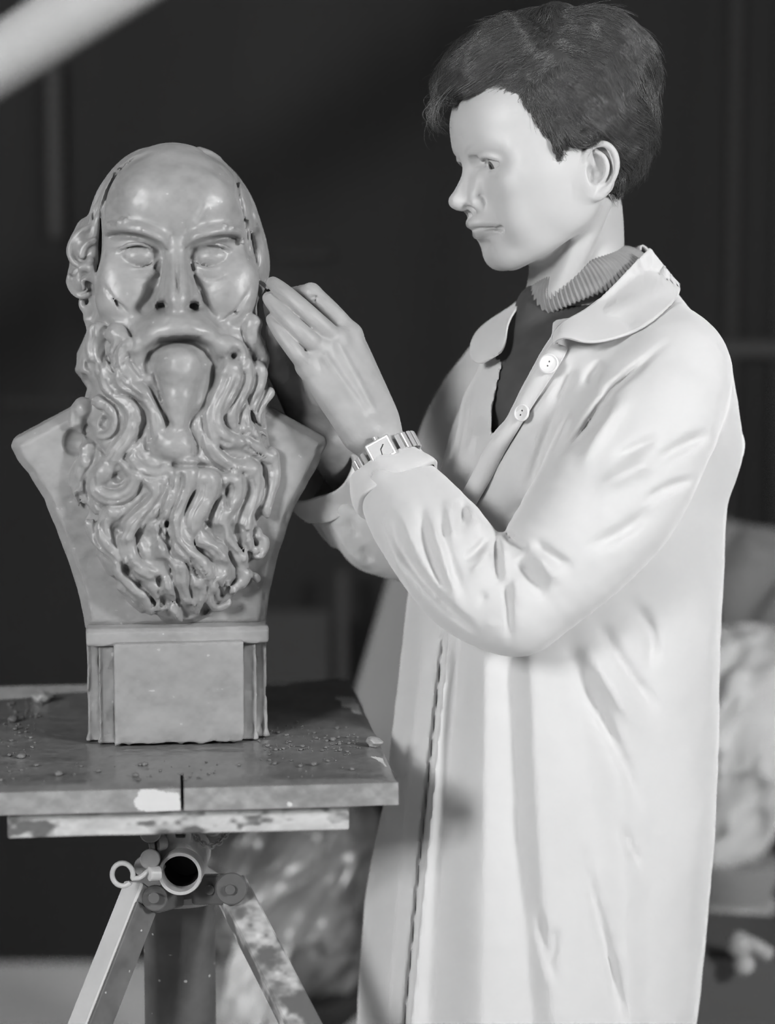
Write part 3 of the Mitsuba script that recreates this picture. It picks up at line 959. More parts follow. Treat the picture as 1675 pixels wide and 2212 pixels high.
def bust_head(s):
    # skull: the bald dome in front, the shell of hair a little proud behind it
    s.ell(B(378, 474, -0.072), (0.0725, 0.088, 0.0690), 0, BR)
    s.ell(B(378, 478, -0.118), (0.0800, 0.072, 0.0765), 0.002, BR)
    s.box(B(381, 585, -0.052), (0.0735, 0.055, 0.088), BR, 0.034, 0.012)
    s.ell(B(374, 440, -0.030), (0.062, 0.052, 0.056), 0.02, BR)                     # forehead
    s.ell(B(385, 560, -0.120), (0.083, 0.062, 0.085), 0.02, BR)
    s.tube([B(383, 640, -0.085), B(383, 1000, -0.085)], [0.072, 0.078], 0.03)
    for x in (332, 430):                                                            # frontal bosses
        s.ell(B(x, 440, 0.006), (0.026, 0.014, 0.024), 0.02, BR)
    # hair at both sides of the dome, ending in a crease along the temples
    s.line(BL([(322, 326, -0.080), (270, 356, -0.070), (236, 405, -0.062), (216, 460, -0.056), (203, 520, -0.052), (196, 580, -0.052)]), np.array([9, 14, 19, 22, 24, 24]) * U, 0.006)
    s.line(BL([(252, 378, -0.052), (222, 430, -0.042), (205, 490, -0.034), (200, 560, -0.032), (203, 640, -0.034)]), np.array([8, 13, 16, 17, 14]) * U, 0.004)
    s.ell(B(188, 560, -0.060), (0.017, 0.03, 0.040), 0.006, BR)
    s.line(BL([(430, 326, -0.080), (488, 366, -0.070), (522, 425, -0.066), (543, 490, -0.060), (553, 545, -0.054), (553, 600, -0.052), (545, 632, -0.05)]), np.array([9, 12, 18, 24, 26, 25, 18]) * U, 0.006)
    s.ell(B(556, 560, -0.050), (0.0105, 0.030, 0.030), 0.006, BR)
    s.line(BL([(258, 372, -0.030), (233, 430, -0.018), (220, 500, -0.010), (216, 560, -0.006), (212, 640, -0.004)]), np.array([2.5, 4, 5, 5, 4]) * U, 0.002, 'cut')
    s.line(BL([(502, 376, -0.030), (522, 440, -0.020), (540, 510, -0.016), (546, 560, -0.012)]), np.array([2, 2.5, 2.5, 2]) * U, 0.003, 'cut')
    s.line(BL([(240, 372, -0.036), (222, 420, -0.034), (206, 480, -0.034)]), 3 * U, 0.003, 'cut')
    # curls over the ears
    for c, r in (((180, 528, -0.048), 30), ((165, 548, -0.042), 20), ((176, 600, -0.050), 31), ((196, 560, -0.040), 26), ((188, 655, -0.054), 16), ((204, 690, -0.05), 20), ((200, 625, -0.044), 24)):
        s.ell(B(*c), np.array([1, 1.0, 1.08]) * r * U, 0.006, BR)
    s.ell(B(178, 530, -0.040), (0.0125, 0.016, 0.0155), 0.003, BR)
    s.ell(B(176, 606, -0.040), (0.0125, 0.016, 0.0145), 0.003, BR)
    for rows in ([(196, 492, -0.030), (164, 512, -0.030), (151, 545, -0.032), (166, 572, -0.030), (196, 562, -0.024)], [(204, 590, -0.024), (172, 582, -0.028), (150, 602, -0.032), (160, 630, -0.034), (192, 634, -0.028)],
                 [(205, 520, -0.024), (184, 532, -0.024), (176, 552, -0.024)], [(182, 640, -0.044), (178, 660, -0.042), (192, 672, -0.040)], [(205, 650, -0.034), (190, 690, -0.042), (206, 712, -0.042)], [(200, 600, -0.02), (178, 604, -0.02), (180, 622, -0.02)]):
        s.line(BL(rows), 8 * U, 0.002)
    for rows in ([(182, 512, -0.014), (170, 535, -0.014), (180, 550, -0.014)], [(196, 505, -0.018), (204, 522, -0.018)], [(186, 594, -0.016), (164, 606, -0.018), (170, 620, -0.02)], [(208, 580, -0.010), (207, 640, -0.012)], [(186, 655, -0.030), (190, 664, -0.030)],
                 [(158, 590, -0.03), (166, 582, -0.03)]):
        s.line(BL(rows), 6 * U, 0.002, 'cut')
    s.line(BL([(538, 575, -0.012), (548, 592, -0.016), (556, 600, -0.018)]), 7 * U, 0.002, 'cut')
    s.line(BL([(546, 625, -0.02), (552, 655, -0.03)]), 9 * U, 0.004, 'cut')
    # cheeks, cheekbones
    for sx, x in ((-1, 258), (1, 502)):
        s.ell(B(x, 598, -0.010), (0.025, 0.020, 0.023), 0.014, BR)
        s.ell(B(x - sx * 14, 650, -0.006), (0.028, 0.020, 0.026), 0.014, BR)
    # sockets, brows
    for x in (298, 457):
        s.ell(B(x, 547, 0.026), (0.0215, 0.020, 0.0160), 0.007, BR, 'cut')
    s.ell(B(343, 552, 0.024), (0.0085, 0.018, 0.015), 0.006, BR, 'cut')
    s.ell(B(414, 552, 0.024), (0.0085, 0.018, 0.015), 0.006, BR, 'cut')
    s.line(BL([(229, 496, -0.006), (262, 494, 0.012), (305, 500, 0.023), (336, 512, 0.024), (356, 528, 0.018)]), np.array([9, 12, 14, 13, 9]) * U, 0.010)
    s.line(BL([(408, 528, 0.018), (424, 514, 0.023), (456, 504, 0.022), (498, 500, 0.011), (529, 510, -0.006)]), np.array([9, 13, 14, 11, 8]) * U, 0.010)
    for c in ((236, 486, 0.002), (258, 480, 0.013), (272, 478, 0.016), (500, 492, 0.014), (486, 488, 0.019), (524, 522, 0.002)):
        s.ell(B(*c), np.array([8, 8, 6]) * U, 0.002)
    s.line(BL([(240, 496, 0.012), (262, 490, 0.022), (300, 494, 0.0285)]), 3 * U, 0.002, 'cut')
    s.line(BL([(242, 510, 0.010), (290, 516, 0.026), (346, 536, 0.024)]), 7 * U, 0.003, 'cut')
    s.line(BL([(414, 536, 0.024), (460, 520, 0.025), (517, 516, 0.008)]), 6 * U, 0.003, 'cut')
    s.line(BL([(366, 488, 0.026), (376, 515, 0.028)]), 5 * U, 0.006, 'cut')
    s.line(BL([(402, 488, 0.026), (396, 515, 0.028)]), 5 * U, 0.006, 'cut')
    s.line(BL([(420, 478, 0.014), (432, 500, 0.018)]), 9 * U, 0.006)
    # eyes with heavy lids
    for x, m in ((298, 1), (456, -1)):
        q = lambda dx, dy, v: B(x + m * dx, 551 + dy, v)
        s.ell(q(0, 3, -0.002), (0.0178, 0.0135, 0.0122), 0.002, BR)
        s.line([q(-50, -3, -0.004), q(-28, -19, 0.0075), q(3, -26, 0.0125), q(28, -18, 0.0095), q(44, 6, 0.002)], np.array([4, 5.5, 6.5, 6, 4]) * U, 0.002)
        s.line([q(-43, 4, -0.001), q(-24, 23, 0.0065), q(3, 31, 0.0095), q(28, 24, 0.0075), q(43, 8, 0.002)], np.array([3, 5, 6, 5, 3]) * U, 0.002)
        s.line([q(-41, -1, 0.006), q(-20, -15, 0.0140), q(4, -19, 0.0170), q(26, -12, 0.0145), q(39, 4, 0.009)], 2.8 * U, 0.001, 'cut')
        s.line([q(-36, 9, 0.008), q(-18, 19, 0.0120), q(4, 23, 0.0138), q(24, 18, 0.0125)], 1.6 * U, 0.001, 'cut')
        s.line([q(-48, 22, -0.002), q(-20, 44, 0.005), q(10, 48, 0.007), q(36, 38, 0.007)], np.array([5, 9, 9, 5]) * U, 0.008)
    # nose: a flat-planed ridge
    s.line(BL([(381, 505, 0.002), (381, 545, 0.010), (383, 590, 0.020), (384, 628, 0.029), (384, 648, 0.032)]), np.array([20, 20, 24, 28, 29]) * U, 0.006)
    for sx in (-1, 1):
        s.line(BL([(382 + sx * 12, 540, 0.006), (383 + sx * 19, 600, 0.012), (384 + sx * 30, 646, 0.018)]), np.array([15, 20, 23]) * U, 0.005)
        s.ell(B(384 + sx * 37, 646, 0.014), np.array([21, 28, 20]) * U, 0.003, BR)
        s.ell(B(384 + sx * 33, 664, 0.030), np.array([15, 22, 9]) * U, 0.002, BR, 'cut')
    s.line(BL([(384, 640, 0.036), (384, 664, 0.036)]), 13 * U, 0.004)
    s.line(BL([(381, 535, 0.0205), (383, 590, 0.031), (384, 640, 0.0445)]), 2.4 * U, 0.002, 'cut')
    # beard and moustache: the masses first
    s.do(beard_mass)
    s.ell(B(386, 716, 0.008), (100 * U, 0.034, 46 * U), 0.008, BR)
    s.ell(B(386, 700, 0.010), (66 * U, 0.036, 34 * U), 0.008, BR)
    # folds beside the nose, edge of the beard on the cheeks
    s.line(BL([(338, 622, 0.022), (322, 648, 0.023), (304, 672, 0.024)]), np.array([7, 13, 10]) * U, 0.003, 'cut')
    s.line(BL([(434, 626, 0.022), (448, 660, 0.020), (470, 694, 0.018)]), np.array([5, 7, 6]) * U, 0.006, 'cut')
    s.line(BL([(222, 636, 0.000), (258, 660, 0.010), (296, 690, 0.020)]), 3.5 * U, 0.003, 'cut')
    s.line(BL([(544, 640, -0.006), (516, 672, 0.006), (478, 694, 0.018)]), 3 * U, 0.004, 'cut')
    for rows, r, lift in LOCKS:
        lock(s, rows, r, lift - 0.0055)
    s.line(BL([(300, 760, 0.020), (312, 736, 0.030), (345, 720, 0.037), (390, 715, 0.039), (436, 720, 0.037), (464, 740, 0.030), (476, 768, 0.020)]), np.array([10, 15, 17, 17, 17, 15, 10]) * U, 0.014)
    for x in range(306, 480, 13):
        d = (x - 388) / 90.0
        s.line(BL([(x, 696, 0.050 - 0.016 * d * d), (x + 8 * d, 715, 0.059 - 0.016 * d * d), (x + 16 * d, 738, 0.054 - 0.016 * d * d)]), 2.4 * U, 0.003, 'cut')
    for x, y in ((318, 772), (330, 750), (352, 738), (376, 733), (402, 734), (424, 738), (444, 750), (458, 770), (462, 792)):
        s.ell(B(x, y, 0.040), np.array([7, 16, 8]) * U, 0.002, BR, 'cut')
    s.ell(B(386, 795, 0.022), (56 * U, 0.030, 60 * U), 0.002, BR)
    s.line(BL([(386, 822, 0.026), (383, 862, 0.032), (380, 915, 0.031)]), np.array([44, 35, 25]) * U, 0.005)
    s.ell(B(378, 960, 0.024), (52 * U, 0.024, 44 * U), 0.004, BR)
    s.line(BL([(350, 920, 0.048), (380, 930, 0.052), (404, 920, 0.048)]), 6 * U, 0.004, 'cut')
    if ETCH:
        s.do(press(ETCH[:len(LINES)], 0.022, 0.034, 6.0))
        s.do(press(ETCH[len(LINES):], 0.022, 0.016, 6.0))
    s.do(thumbed)


def thumbed(s):
    # the surface is thumbed, not smooth
    f = np.flatnonzero(np.abs(s.d) < 0.012)
    q = s.P[f]
    px_beard = q[:, 2] < B(380, 690)[2]
    a = np.where(px_beard, 0.0034, 0.0008)
    s.d[f] += ((meshkit.fbm(q * 75, 3, 5) - 0.5) * a + (meshkit.noise(q * 24 + 9, 2) - 0.5) * 0.0022).astype(np.float32)
    ragged = (px_beard & (q[:, 2] < B(380, 1120)[2])) | (px_beard & (q[:, 0] < B(210, 900)[0]))
    s.d[f] += np.where(ragged, np.maximum(meshkit.noise(q * 62 + 31, 4) - 0.6, 0) * 0.022, 0).astype(np.float32)


BU = 'clay_bust'
label(BU, "grey clay bust of a bald man with a long wavy beard on the modelling stand", 'bust')
lo, hi = B(383, 1370, 0) - [0.12, 0.085, 0], B(383, 290, 0) + [0.12, 0.21, 0]
ETCH = []
BC = Caster(carve(bust_head, lo, hi, 0.0040, relax=1))
LINES = [  # tool lines of the face: rows, radius px, depth mm
    ([(330, 330), (290, 345), (256, 370), (236, 405), (221, 449), (217, 520), (212, 567), (210, 630)], 5, 3.5), ([(420, 325), (470, 340), (506, 367), (514, 414), (523, 455), (534, 520), (541, 567)], 4.5, 3.2),
    ([(240, 375), (212, 425), (198, 480)], 4, 1.6), ([(536, 440), (556, 500), (566, 550)], 4, 1.6), ([(530, 470), (548, 530), (556, 580)], 3, 1.4), ([(226, 400), (204, 460), (194, 520)], 3, 1.2),
    ([(232, 509), (260, 508), (300, 511), (335, 527), (350, 545)], 9, 4.5), ([(408, 545), (425, 528), (455, 519), (495, 513), (522, 521)], 8, 4.0), ([(346, 535), (342, 562)], 10, 3.5), ([(412, 535), (416, 562)], 10, 3.5),
    ([(335, 618), (322, 645), (298, 674)], 11, 7.0), ([(432, 622), (446, 655), (468, 692)], 7, 3.6), ([(338, 661), (357, 660)], 9, 9.0), ([(409, 662), (428, 661)], 9, 9.0), ([(345, 646), (330, 650), (326, 664)], 4, 1.5), ([(422, 646), (438, 650), (442, 664)], 4, 1.5),
    ([(221, 614), (255, 655), (290, 692)], 3.5, 1.5), ([(539, 626), (510, 668), (476, 698)], 3.5, 1.4), ([(353, 545), (346, 590), (336, 625)], 6, 2.0), ([(409, 545), (418, 590), (430, 625)], 6, 1.6), ([(381, 540), (383, 640)], 3, 1.0),
    ([(322, 800), (321, 768), (340, 746), (386, 737), (436, 744), (457, 768), (459, 820), (448, 850)], 8, 7.5), ([(366, 490), (375, 515)], 5, 1.6), ([(402, 488), (397, 512)], 5, 1.4), ([(415, 485), (430, 470), (445, 440)], 10, -1.8), ([(262, 590), (300, 602), (330, 596)], 6, 1.6), ([(430, 596), (458, 602), (492, 590)], 6, 1.6)]
ETCH = [drawn(BC, rows, r, a * MM0) for rows, r, a in LINES]
ETCH += [drawn(BC, rows, r * 1.1, (2.4 + 0.45 * r) * MM0, 12) for rows, r, _ in GOUGES]
for rows, r, _ in LOCKS:                                          # a gouged line along each side of every lock
    q = spline(np.array(rows, float), 14)
    n_ = np.gradient(q, axis=0)[:, ::-1] * [1, -1]
    n_ /= np.linalg.norm(n_, axis=1, keepdims=True)
    rr = np.linspace(r[0], r[1], 14)[:, None]
    for sg in (-1, 1):
        ETCH.append(drawn(BC, (q + sg * n_ * rr)[1:-1], 4.2, 2.0 * MM0, 14))
bust = biggest(carve(bust_head, lo, hi, 0.0017, relax=1))
put(BU + '__head', bust, 'm_clay', True)


o0 = B(383, 1000, 0)


def local(P):
    q = (P - o0) @ BR
    return q


HERM = np.array([(20, 968), (26, 952), (110, 908), (185, 866), (300, 840), (470, 840), (592, 884), (650, 916), (708, 948), (712, 960), (690, 1012), (640, 1100), (606, 1200), (585, 1290), (576, 1362),
                 (184, 1366), (180, 1340), (165, 1280), (150, 1230), (132, 1180), (112, 1130), (95, 1085), (60, 1030), (36, 1000)], float)
herm2 = np.array([(local(B(x, y)[None])[0][[0, 2]]) for x, y in HERM])


def herm(s):
    s.do(herm_block)
    s.line([B(x, y, -0.011) for x, y in ((52, 945), (78, 975), (98, 1000), (110, 1060))], 0.0012, 0.001, 'cut')
    s.line([B(x, y, -0.011) for x, y in ((165, 890), (130, 935), (85, 985))], 0.0010, 0.001, 'cut')
    s.ell(B(163, 955, -0.012), (0.013, 0.012, 0.013), 0.003, op='cut')


def herm_block(s):
    q = local(s.P)
    d2 = poly_sd(q[:, [0, 2]], herm2)
    front, back = -(q[:, 1] - 0.012), q[:, 1] - 0.085
    d = np.maximum.reduce([d2, front, back, (d2 + front) * 0.7071 + 0.0062, (d2 + back) * 0.7071 + 0.004])
    s.any(d)
    f = np.flatnonzero(np.abs(s.d) < 0.01)
    p = s.P[f]
    s.d[f] += ((meshkit.fbm(p * 60, 3, 11) - 0.5) * 0.0016 + np.maximum(meshkit.noise(p * 90, 7) - 0.8, 0) * 0.008).astype(np.float32)


put(BU + '__shoulder_block', biggest(carve(herm, B(10, 1380, 0) - [0.01, 0.02, 0.0], B(720, 820, 0) + [0.02, 0.20, 0.02], 0.0021, relax=1)), 'm_clay_dull', True)

ZL0, ZL1 = B(383, 1390, 0.005)[2], B(383, 1353, 0.005)[2]
PF = local(at(383, 1625, 1.936)[None])[0]                       # foot of the front panel


def px_u(px, y):
    return (at(px, 1500, y)[0] - o0[0]) / math.cos(BT)


def plinth_box(s, px0, px1, front, back, z0, z1, rough):
    u0, u1 = px_u(px0, 1.945), px_u(px1, 1.945)
    c = o0 + bx * (u0 + u1) / 2 + by * (front + back) / 2
    c[2] = (z0 + z1) / 2
    s.box(c, ((u1 - u0) / 2, (back - front) / 2, (z1 - z0) / 2), BR, 0.0015)


def rough(s, a, seed):
    f = np.flatnonzero(np.abs(s.d) < 0.008)
    p = s.P[f]
    s.d[f] += ((meshkit.fbm(p * 70, 3, seed) - 0.5) * a).astype(np.float32)


def ledge(s):
    plinth_box(s, 187, 577, PF[1] + 0.010, PF[1] + 0.180, ZL0, ZL1, 0)
    s.do(lambda s: rough(s, 0.0015, 3))
    s.line([B(186, 1361, 0.013), B(577, 1354, 0.013)], 0.0022, 0.001, 'cut')


def panel(s):
    plinth_box(s, 245, 521, PF[1], PF[1] + 0.17, ZT + 0.0015, ZL0 + 0.004, 0)

    def wear(s):
        f = np.flatnonzero(np.abs(s.d) < 0.008)
        p = s.P[f]
        low = np.clip(1 - (p[:, 2] - ZT) / 0.012, 0, 1)
        s.d[f] += (low * (meshkit.noise(p * [160, 160, 40], 8) - 0.3) * 0.006 + (meshkit.fbm(p * 50, 3, 2) - 0.5) * 0.0009).astype(np.float32)
        s.d = np.maximum(s.d, (ZT + 0.0012 - s.P[:, 2]).astype(np.float32))

    s.do(wear)
    s.line([B(330, 1586, 0.0275), B(450, 1583, 0.0275)], 0.0007, 0.0005, 'cut')


def post(px0, px1, front, seed):
    def wear(s):
        i = np.flatnonzero(np.abs(s.d) < 0.008)
        p = s.P[i]
        s.d[i] += ((meshkit.fbm(p * [150, 150, 60], 3, seed) - 0.5) * 0.0030 + np.maximum(meshkit.noise(p * [160, 160, 60], seed + 5) - 0.66, 0) * 0.007).astype(np.float32)
        low = np.clip(1 - (p[:, 2] - ZT) / 0.010, 0, 1)
        s.d[i] -= (low * meshkit.noise(p * 140, seed) * 0.004).astype(np.float32)
        s.d = np.maximum(s.d, (ZT + 0.0012 - s.P[:, 2]).astype(np.float32))

    def f(s):
        plinth_box(s, px0, px1, PF[1] + front, PF[1] + 0.165, ZT + 0.001, ZL0 + 0.004, 0)
        u = px_u(px0 + 2 if px0 < 383 else px1 - 2, 1.945)                          # thin raised arris on the outer corner
        c = o0 + bx * u + by * (PF[1] + front)
        s.tube([[c[0], c[1], ZT + 0.002], [c[0], c[1], ZL0]], [0.0019, 0.0016], 0.001)
        s.do(wear)
    return f


lo, hi = at(170, 1660, 1.95) - [0.01, 0.04, 0.0], at(590, 1340, 1.95) + [0.03, 0.22, 0.01]
put(BU + '__ledge', biggest(carve(ledge, [lo[0], lo[1], ZL0 - 0.01], hi, 0.002, relax=1)), 'm_clay_dull', True)
put(BU + '__plinth', biggest(carve(panel, lo, hi, 0.0022, relax=1)), 'm_clay_dull', True)
for k, (x0, x1, fr_) in enumerate(((188, 214, 0.032), (213, 246, 0.018), (519, 549, 0.018), (548, 573, 0.030))):
    put(BU + '__plinth__pilaster', biggest(carve(post(x0, x1, fr_, 20 + k), lo, hi, 0.0016, relax=1)), 'm_clay_dull', True)


# ------------------------------------------------------------------ the sculptor: head, hands, body
PE = 'person'
label(PE, 'short-haired young person in a pale work coat shaping the clay bust', 'person')
YAW, NOD = math.radians(20.5), math.radians(12)
F0, L0 = np.array([-math.cos(YAW), -math.sin(YAW), 0]), np.array([math.sin(YAW), -math.cos(YAW), 0])
HR = np.stack([math.cos(NOD) * F0 - math.sin(NOD) * EZ, L0, math.sin(NOD) * F0 + math.cos(NOD) * EZ], 1)   # forward, her left, up
HO = at(1204, 372, 2.05)
MM = 0.001


def hw(x, y, z):
    """Head coordinates (mm forward, to her left, up from between the ears) -> world."""
    return HO + HR @ (np.array([x, y, z], float) * MM)


def to_head(P):
    return ((np.asarray(P) - HO) @ HR) / MM


def head_field(s, inflate=0.0):
    """The head without its ears' detail, in head coordinates (metres)."""
    e = lambda c, r, k=0, op='add', R=None: s.ell(np.array(c) * MM, np.array(np.broadcast_to(r, 3), float) * MM + inflate, k * MM, R, op)
    t = lambda rows, r, k=0, op='add': s.line(np.array(rows, float) * MM, np.array(r, float) * MM + inflate, k * MM, op)
    e((-8, 0, 50), (94, 74, 80))
    e((43, 0, 54), (57, 60, 55), 20)
    e((52, 0, -12), (42, 54, 62), 22)
    e((68, 0, -67), (17, 19, 15), 14)
    e((46, 0, -52), (42, 38, 24), 16)
    for m in (1, -1):
        t([(4, m * 60, 6), (6, m * 54, -34), (36, m * 43, -56), (72, m * 15, -69)], [13, 13, 13, 12], 16)
        e((58, m * 42, 0), (26, 21, 20), 16)
        e((54, m * 36, -32), (27, 22, 28), 16)
        e((40, m * 52, 20), (30, 16, 26), 14)
        t([(84, m * 8, 38), (82, m * 24, 42), (68, m * 46, 36)], [8, 8, 7], 12)


def head_detail(s):
    e = lambda c, r, k=0, op='add', R=None: s.ell(np.array(c) * MM, np.array(np.broadcast_to(r, 3), float) * MM, k * MM, R, op)
    t = lambda rows, r, k=0, op='add': s.line(np.array(rows, float) * MM, np.array(r, float) * MM, k * MM, op)
    for m in (1, -1):
        e((92, m * 30, 21), (14, 16, 10), 9, 'cut')
        e((90, m * 15, 20), (10, 8, 13), 6, 'cut')
        e((72, m * 31, 21), (13.6, 14.4, 12.6), 3)
        t([(72, m * 46, 22), (83, m * 40, 28), (88, m * 31, 31), (86, m * 21, 27)], [2, 2.4, 2.6, 2], 4)
    # nose
    t([(88, 0, 28), (92.5, 0, 18), (103, 0, 3), (111, 0, -7)], [7.0, 6.4, 6.8, 7.4], 7)
    e((110.5, 0, -7.5), (9.0, 8.5, 7.6), 4)
    for m in (1, -1):
        t([(86, m * 13, 14), (94, m * 12, 0), (98, m * 11, -9)], [7, 7, 7], 8)
        e((93, m * 15, -12), (11.5, 7.0, 8.2), 3)
        t([(95, m * 18.5, -6), (91.5, m * 22, -9), (91.5, m * 23, -14), (93, m * 20.5, -20)], [1.0, 2.0, 2.4, 1.6], 2.5, 'cut')
    t([(110, 0, -13), (98, 0, -18)], [4, 4.5], 3)
    for m in (1, -1):
        e((99, m * 10.0, -19.0), (8.5, 4.4, 6.4), 1, 'cut')
        e((103, m * 12.5, -19.0), (5, 3, 4), 1, 'cut')
    # mouth
    e((88, 0, -27), (11, 24, 14), 10)
    e((84, 0, -44), (11, 22, 12), 10)
    for m in (1, -1):
        t([(80, m * 28, -38), (92, m * 14, -32.5), (99.5, m * 4, -31.5), (100.2, 0, -32)], [2.5, 4.5, 5.2, 5], 4)
        t([(81, m * 25, -42.5), (90, m * 12, -43.5), (95.5, 0, -44)], [2.5, 4.8, 5.4], 4)
        e((101, m * 0, -22), (4, 2.4, 8), 3, 'cut')
        t([(82, m * 31, -41), (90, m * 20, -39), (99, m * 9, -37.8), (106, 0, -37.8)], [1.2, 1.8, 1.9, 1.8], 1.2, 'cut')
        e((83, m * 31, -41), (3, 3, 3), 4, 'cut')
        e((83, m * 32, 21), (10.5, 12.6, 4.2), 1.2, 'cut')
    e((97, 0, -55), (7, 15, 4.5), 9, 'cut')
    # ears
    A = lambda c: (c[0] * 0.90 + 2, c[1] * 0.985, c[2] * 0.90 - 9)
    e0, t0 = e, t
    e = lambda c, r, k=0, op='add', R=None: e0(A(c), r, k, op, R)
    t = lambda rows, r, k=0, op='add': t0([A(c) for c in rows], r, k, op)
    for m in (1, -1):
        e((-16, m * 76, 7), (13, 4.5, 24), 5)
        t([(4, m * 74, -16), (4, m * 76, -4), (3, m * 76, 6)], [3, 3.5, 3], 6)
        e0((18, m * 56, -12), (30, 14, 34), 24)
        t([(2, m * 73, 8), (4, m * 77, 20), (-5, m * 82, 31), (-19, m * 86, 31), (-27, m * 88, 18), (-26, m * 86, 2), (-17, m * 81, -12), (-6, m * 77, -21), (3, m * 73, -19)], [2.6, 3.0, 3.3, 3.4, 3.4, 3.2, 4.0, 5.2, 4], 2)
        e((-11, m * 82, 8), (11.5, 8, 18), 3, 'cut')
        t([(-10, m * 80, 25), (-18, m * 82, 14), (-17, m * 81, 2), (-9, m * 78, -7)], [2.2, 3, 3, 3], 2)
        e((-4, m * 81, 3), (8.5, 12, 10), 2, 'cut')
        e((5, m * 75, 1), (4.5, 4, 6.5), 3)


def neck_line(inflate=0.0):
    return ([at(1246, 420, 2.075), at(1250, 520, 2.075), at(1246, 620, 2.075), at(1250, 720, 2.08)], np.array([0.043, 0.046, 0.050, 0.062]) + inflate)


def head_all(s):
    head_field(s)
    P, r = neck_line()
    s.line((P - HO) @ HR, r, 0.022)
    a = (np.array([at(1300, 440, 2.02), at(1262, 520, 2.02), at(1200, 640, 2.03)]) - HO) @ HR
    s.line(a, [0.010, 0.011, 0.010], 0.014)
    head_detail(s)


hm = carve(head_all, (-0.14, -0.10, -0.19), (0.13, 0.10, 0.145), 0.0016, relax=1)
hm = biggest(hm)
hv = np.array(hm.vertices) / MM
hm.vertices = np.array(hm.vertices) @ HR.T + HO

# hands ---------------------------------------------------------------------
K = 1 / 2222.0


def chain(s, rows, radii, k=0.004):
    s.line(pts(rows), np.array(radii, float) * MM, k, n=5 * len(rows))


def left_hand(s):
    # forearm and wrist, flat in the plane of the hand
    for dx, dy in ((-17, -9), (17, 9)):
        s.line(pts([(960 + dx, 1150 + dy, 1.915), (868 + dx, 1040 + dy, 1.955), (812 + dx, 935 + dy, 1.972)]), np.array([27, 20.5, 18.5]) * MM, 0.012)
    s.ell(at(795, 930, 1.955), (0.010, 0.008, 0.010), 0.014)                       # wrist bone
    for (a, b, r) in (((826, 905, 1.980), (757, 724, 1.986), 11.5), ((808, 912, 1.972), (727, 735, 1.972), 11.5), ((790, 925, 1.966), (690, 752, 1.963), 11.0), ((772, 938, 1.962), (663, 790, 1.957), 10.2)):
        p, q = at(*a), at(*b)
        s.tube([p, (p + q) / 2 + [0, -0.002, 0], q], np.array([15, 13.5, r]) * MM, 0.014)
        s.ell(q + [0, -0.0045, 0], (0.0095, 0.0085, 0.0095), 0.008)
    s.tube([at(812, 890, 1.985), at(764, 770, 1.998), at(750, 735, 1.995)], np.array([16, 15, 10]) * MM, 0.012)
    chain(s, [(727, 735, 1.972), (664, 676, 1.956), (625, 641, 1.962), (590, 612, 1.982)], [10.2, 9.0, 8.4, 6.6], 0.002)
    chain(s, [(690, 752, 1.963), (649, 716, 1.948), (613, 681, 1.954), (581, 644, 1.972)], [9.8, 8.8, 8.0, 6.4], 0.002)
    chain(s, [(663, 790, 1.957), (637, 760, 1.945), (613, 729, 1.948), (587, 690, 1.962)], [9.2, 7.9, 7.2, 5.6], 0.002)
    chain(s, [(757, 724, 1.986), (712, 672, 1.985), (672, 634, 1.988)], [11, 10.2, 10.0])
    chain(s, [(672, 634, 1.988), (646, 636, 2.012), (612, 640, 2.022)], [10.0, 8.6, 7.0], 0.003)
    chain(s, [(800, 850, 1.996), (742, 770, 2.012), (676, 690, 2.030), (622, 650, 2.030)], [15, 12, 10.5, 8.5], 0.006)
    for rows in ([(664, 645, 1.976), (684, 640, 1.979)], [(669, 652, 1.976), (688, 648, 1.979)]):
        s.line(pts(rows), 0.0010, 0.0012, 'cut')
    # nails
    for c, r, d in ((at(591, 613, 1.9762), (0.0052, 0.0016, 0.0062), -38), (at(582, 645, 1.9662), (0.0048, 0.0016, 0.0060), -38), (at(588, 691, 1.9570), (0.0042, 0.0015, 0.0054), -28)):
        a = math.radians(d)
        R = np.stack([[math.cos(a), 0, math.sin(a)], [0, 1, 0], [-math.sin(a), 0, math.cos(a)]], 1)
        s.ell(c, r, 0.0005, R)
    # tendons
    for a, b in (((800, 880, 1.9545), (728, 745, 1.959)), ((784, 890, 1.951), (700, 770, 1.950))):
        s.line(pts([a, b]), 0.0026, 0.006)


def right_hand(s):
    for dx, dy in ((-13, -6), (13, 6)):
        s.line(pts([(860 + dx, 1160 + dy, 2.125), (762 + dx, 1035 + dy, 2.090), (706 + dx, 960 + dy, 2.070)]), np.array([27, 20, 19]) * MM, 0.012)
    for a, b in (((724, 950, 2.073), (668, 770, 2.057)), ((708, 945, 2.065), (644, 772, 2.047)), ((680, 930, 2.057), (622, 784, 2.039)), ((662, 915, 2.053), (600, 800, 2.033))):
        p, q = at(*a), at(*b)
        s.tube([p, q], np.array([15, 11]) * MM, 0.013)
    chain(s, [(668, 770, 2.057), (640, 690, 2.050), (620, 650, 2.040), (606, 628, 2.027)], [10.5, 9.5, 8.2, 6.8])
    chain(s, [(644, 772, 2.047), (616, 690, 2.041), (598, 650, 2.031), (588, 630, 2.021)], [10.3, 9.4, 8.0, 6.6])
    chain(s, [(622, 784, 2.039), (600, 710, 2.029), (588, 676, 2.021), (582, 655, 2.011)], [10, 9, 7.8, 6.4])
    chain(s, [(600, 800, 2.033), (592, 745, 2.023), (590, 715, 2.015), (586, 698, 2.007)], [9, 8, 7, 5.8])
    chain(s, [(712, 905, 2.055), (682, 830, 2.025), (662, 760, 2.010), (650, 712, 2.005)], [15, 12, 10.5, 8.5], 0.007)


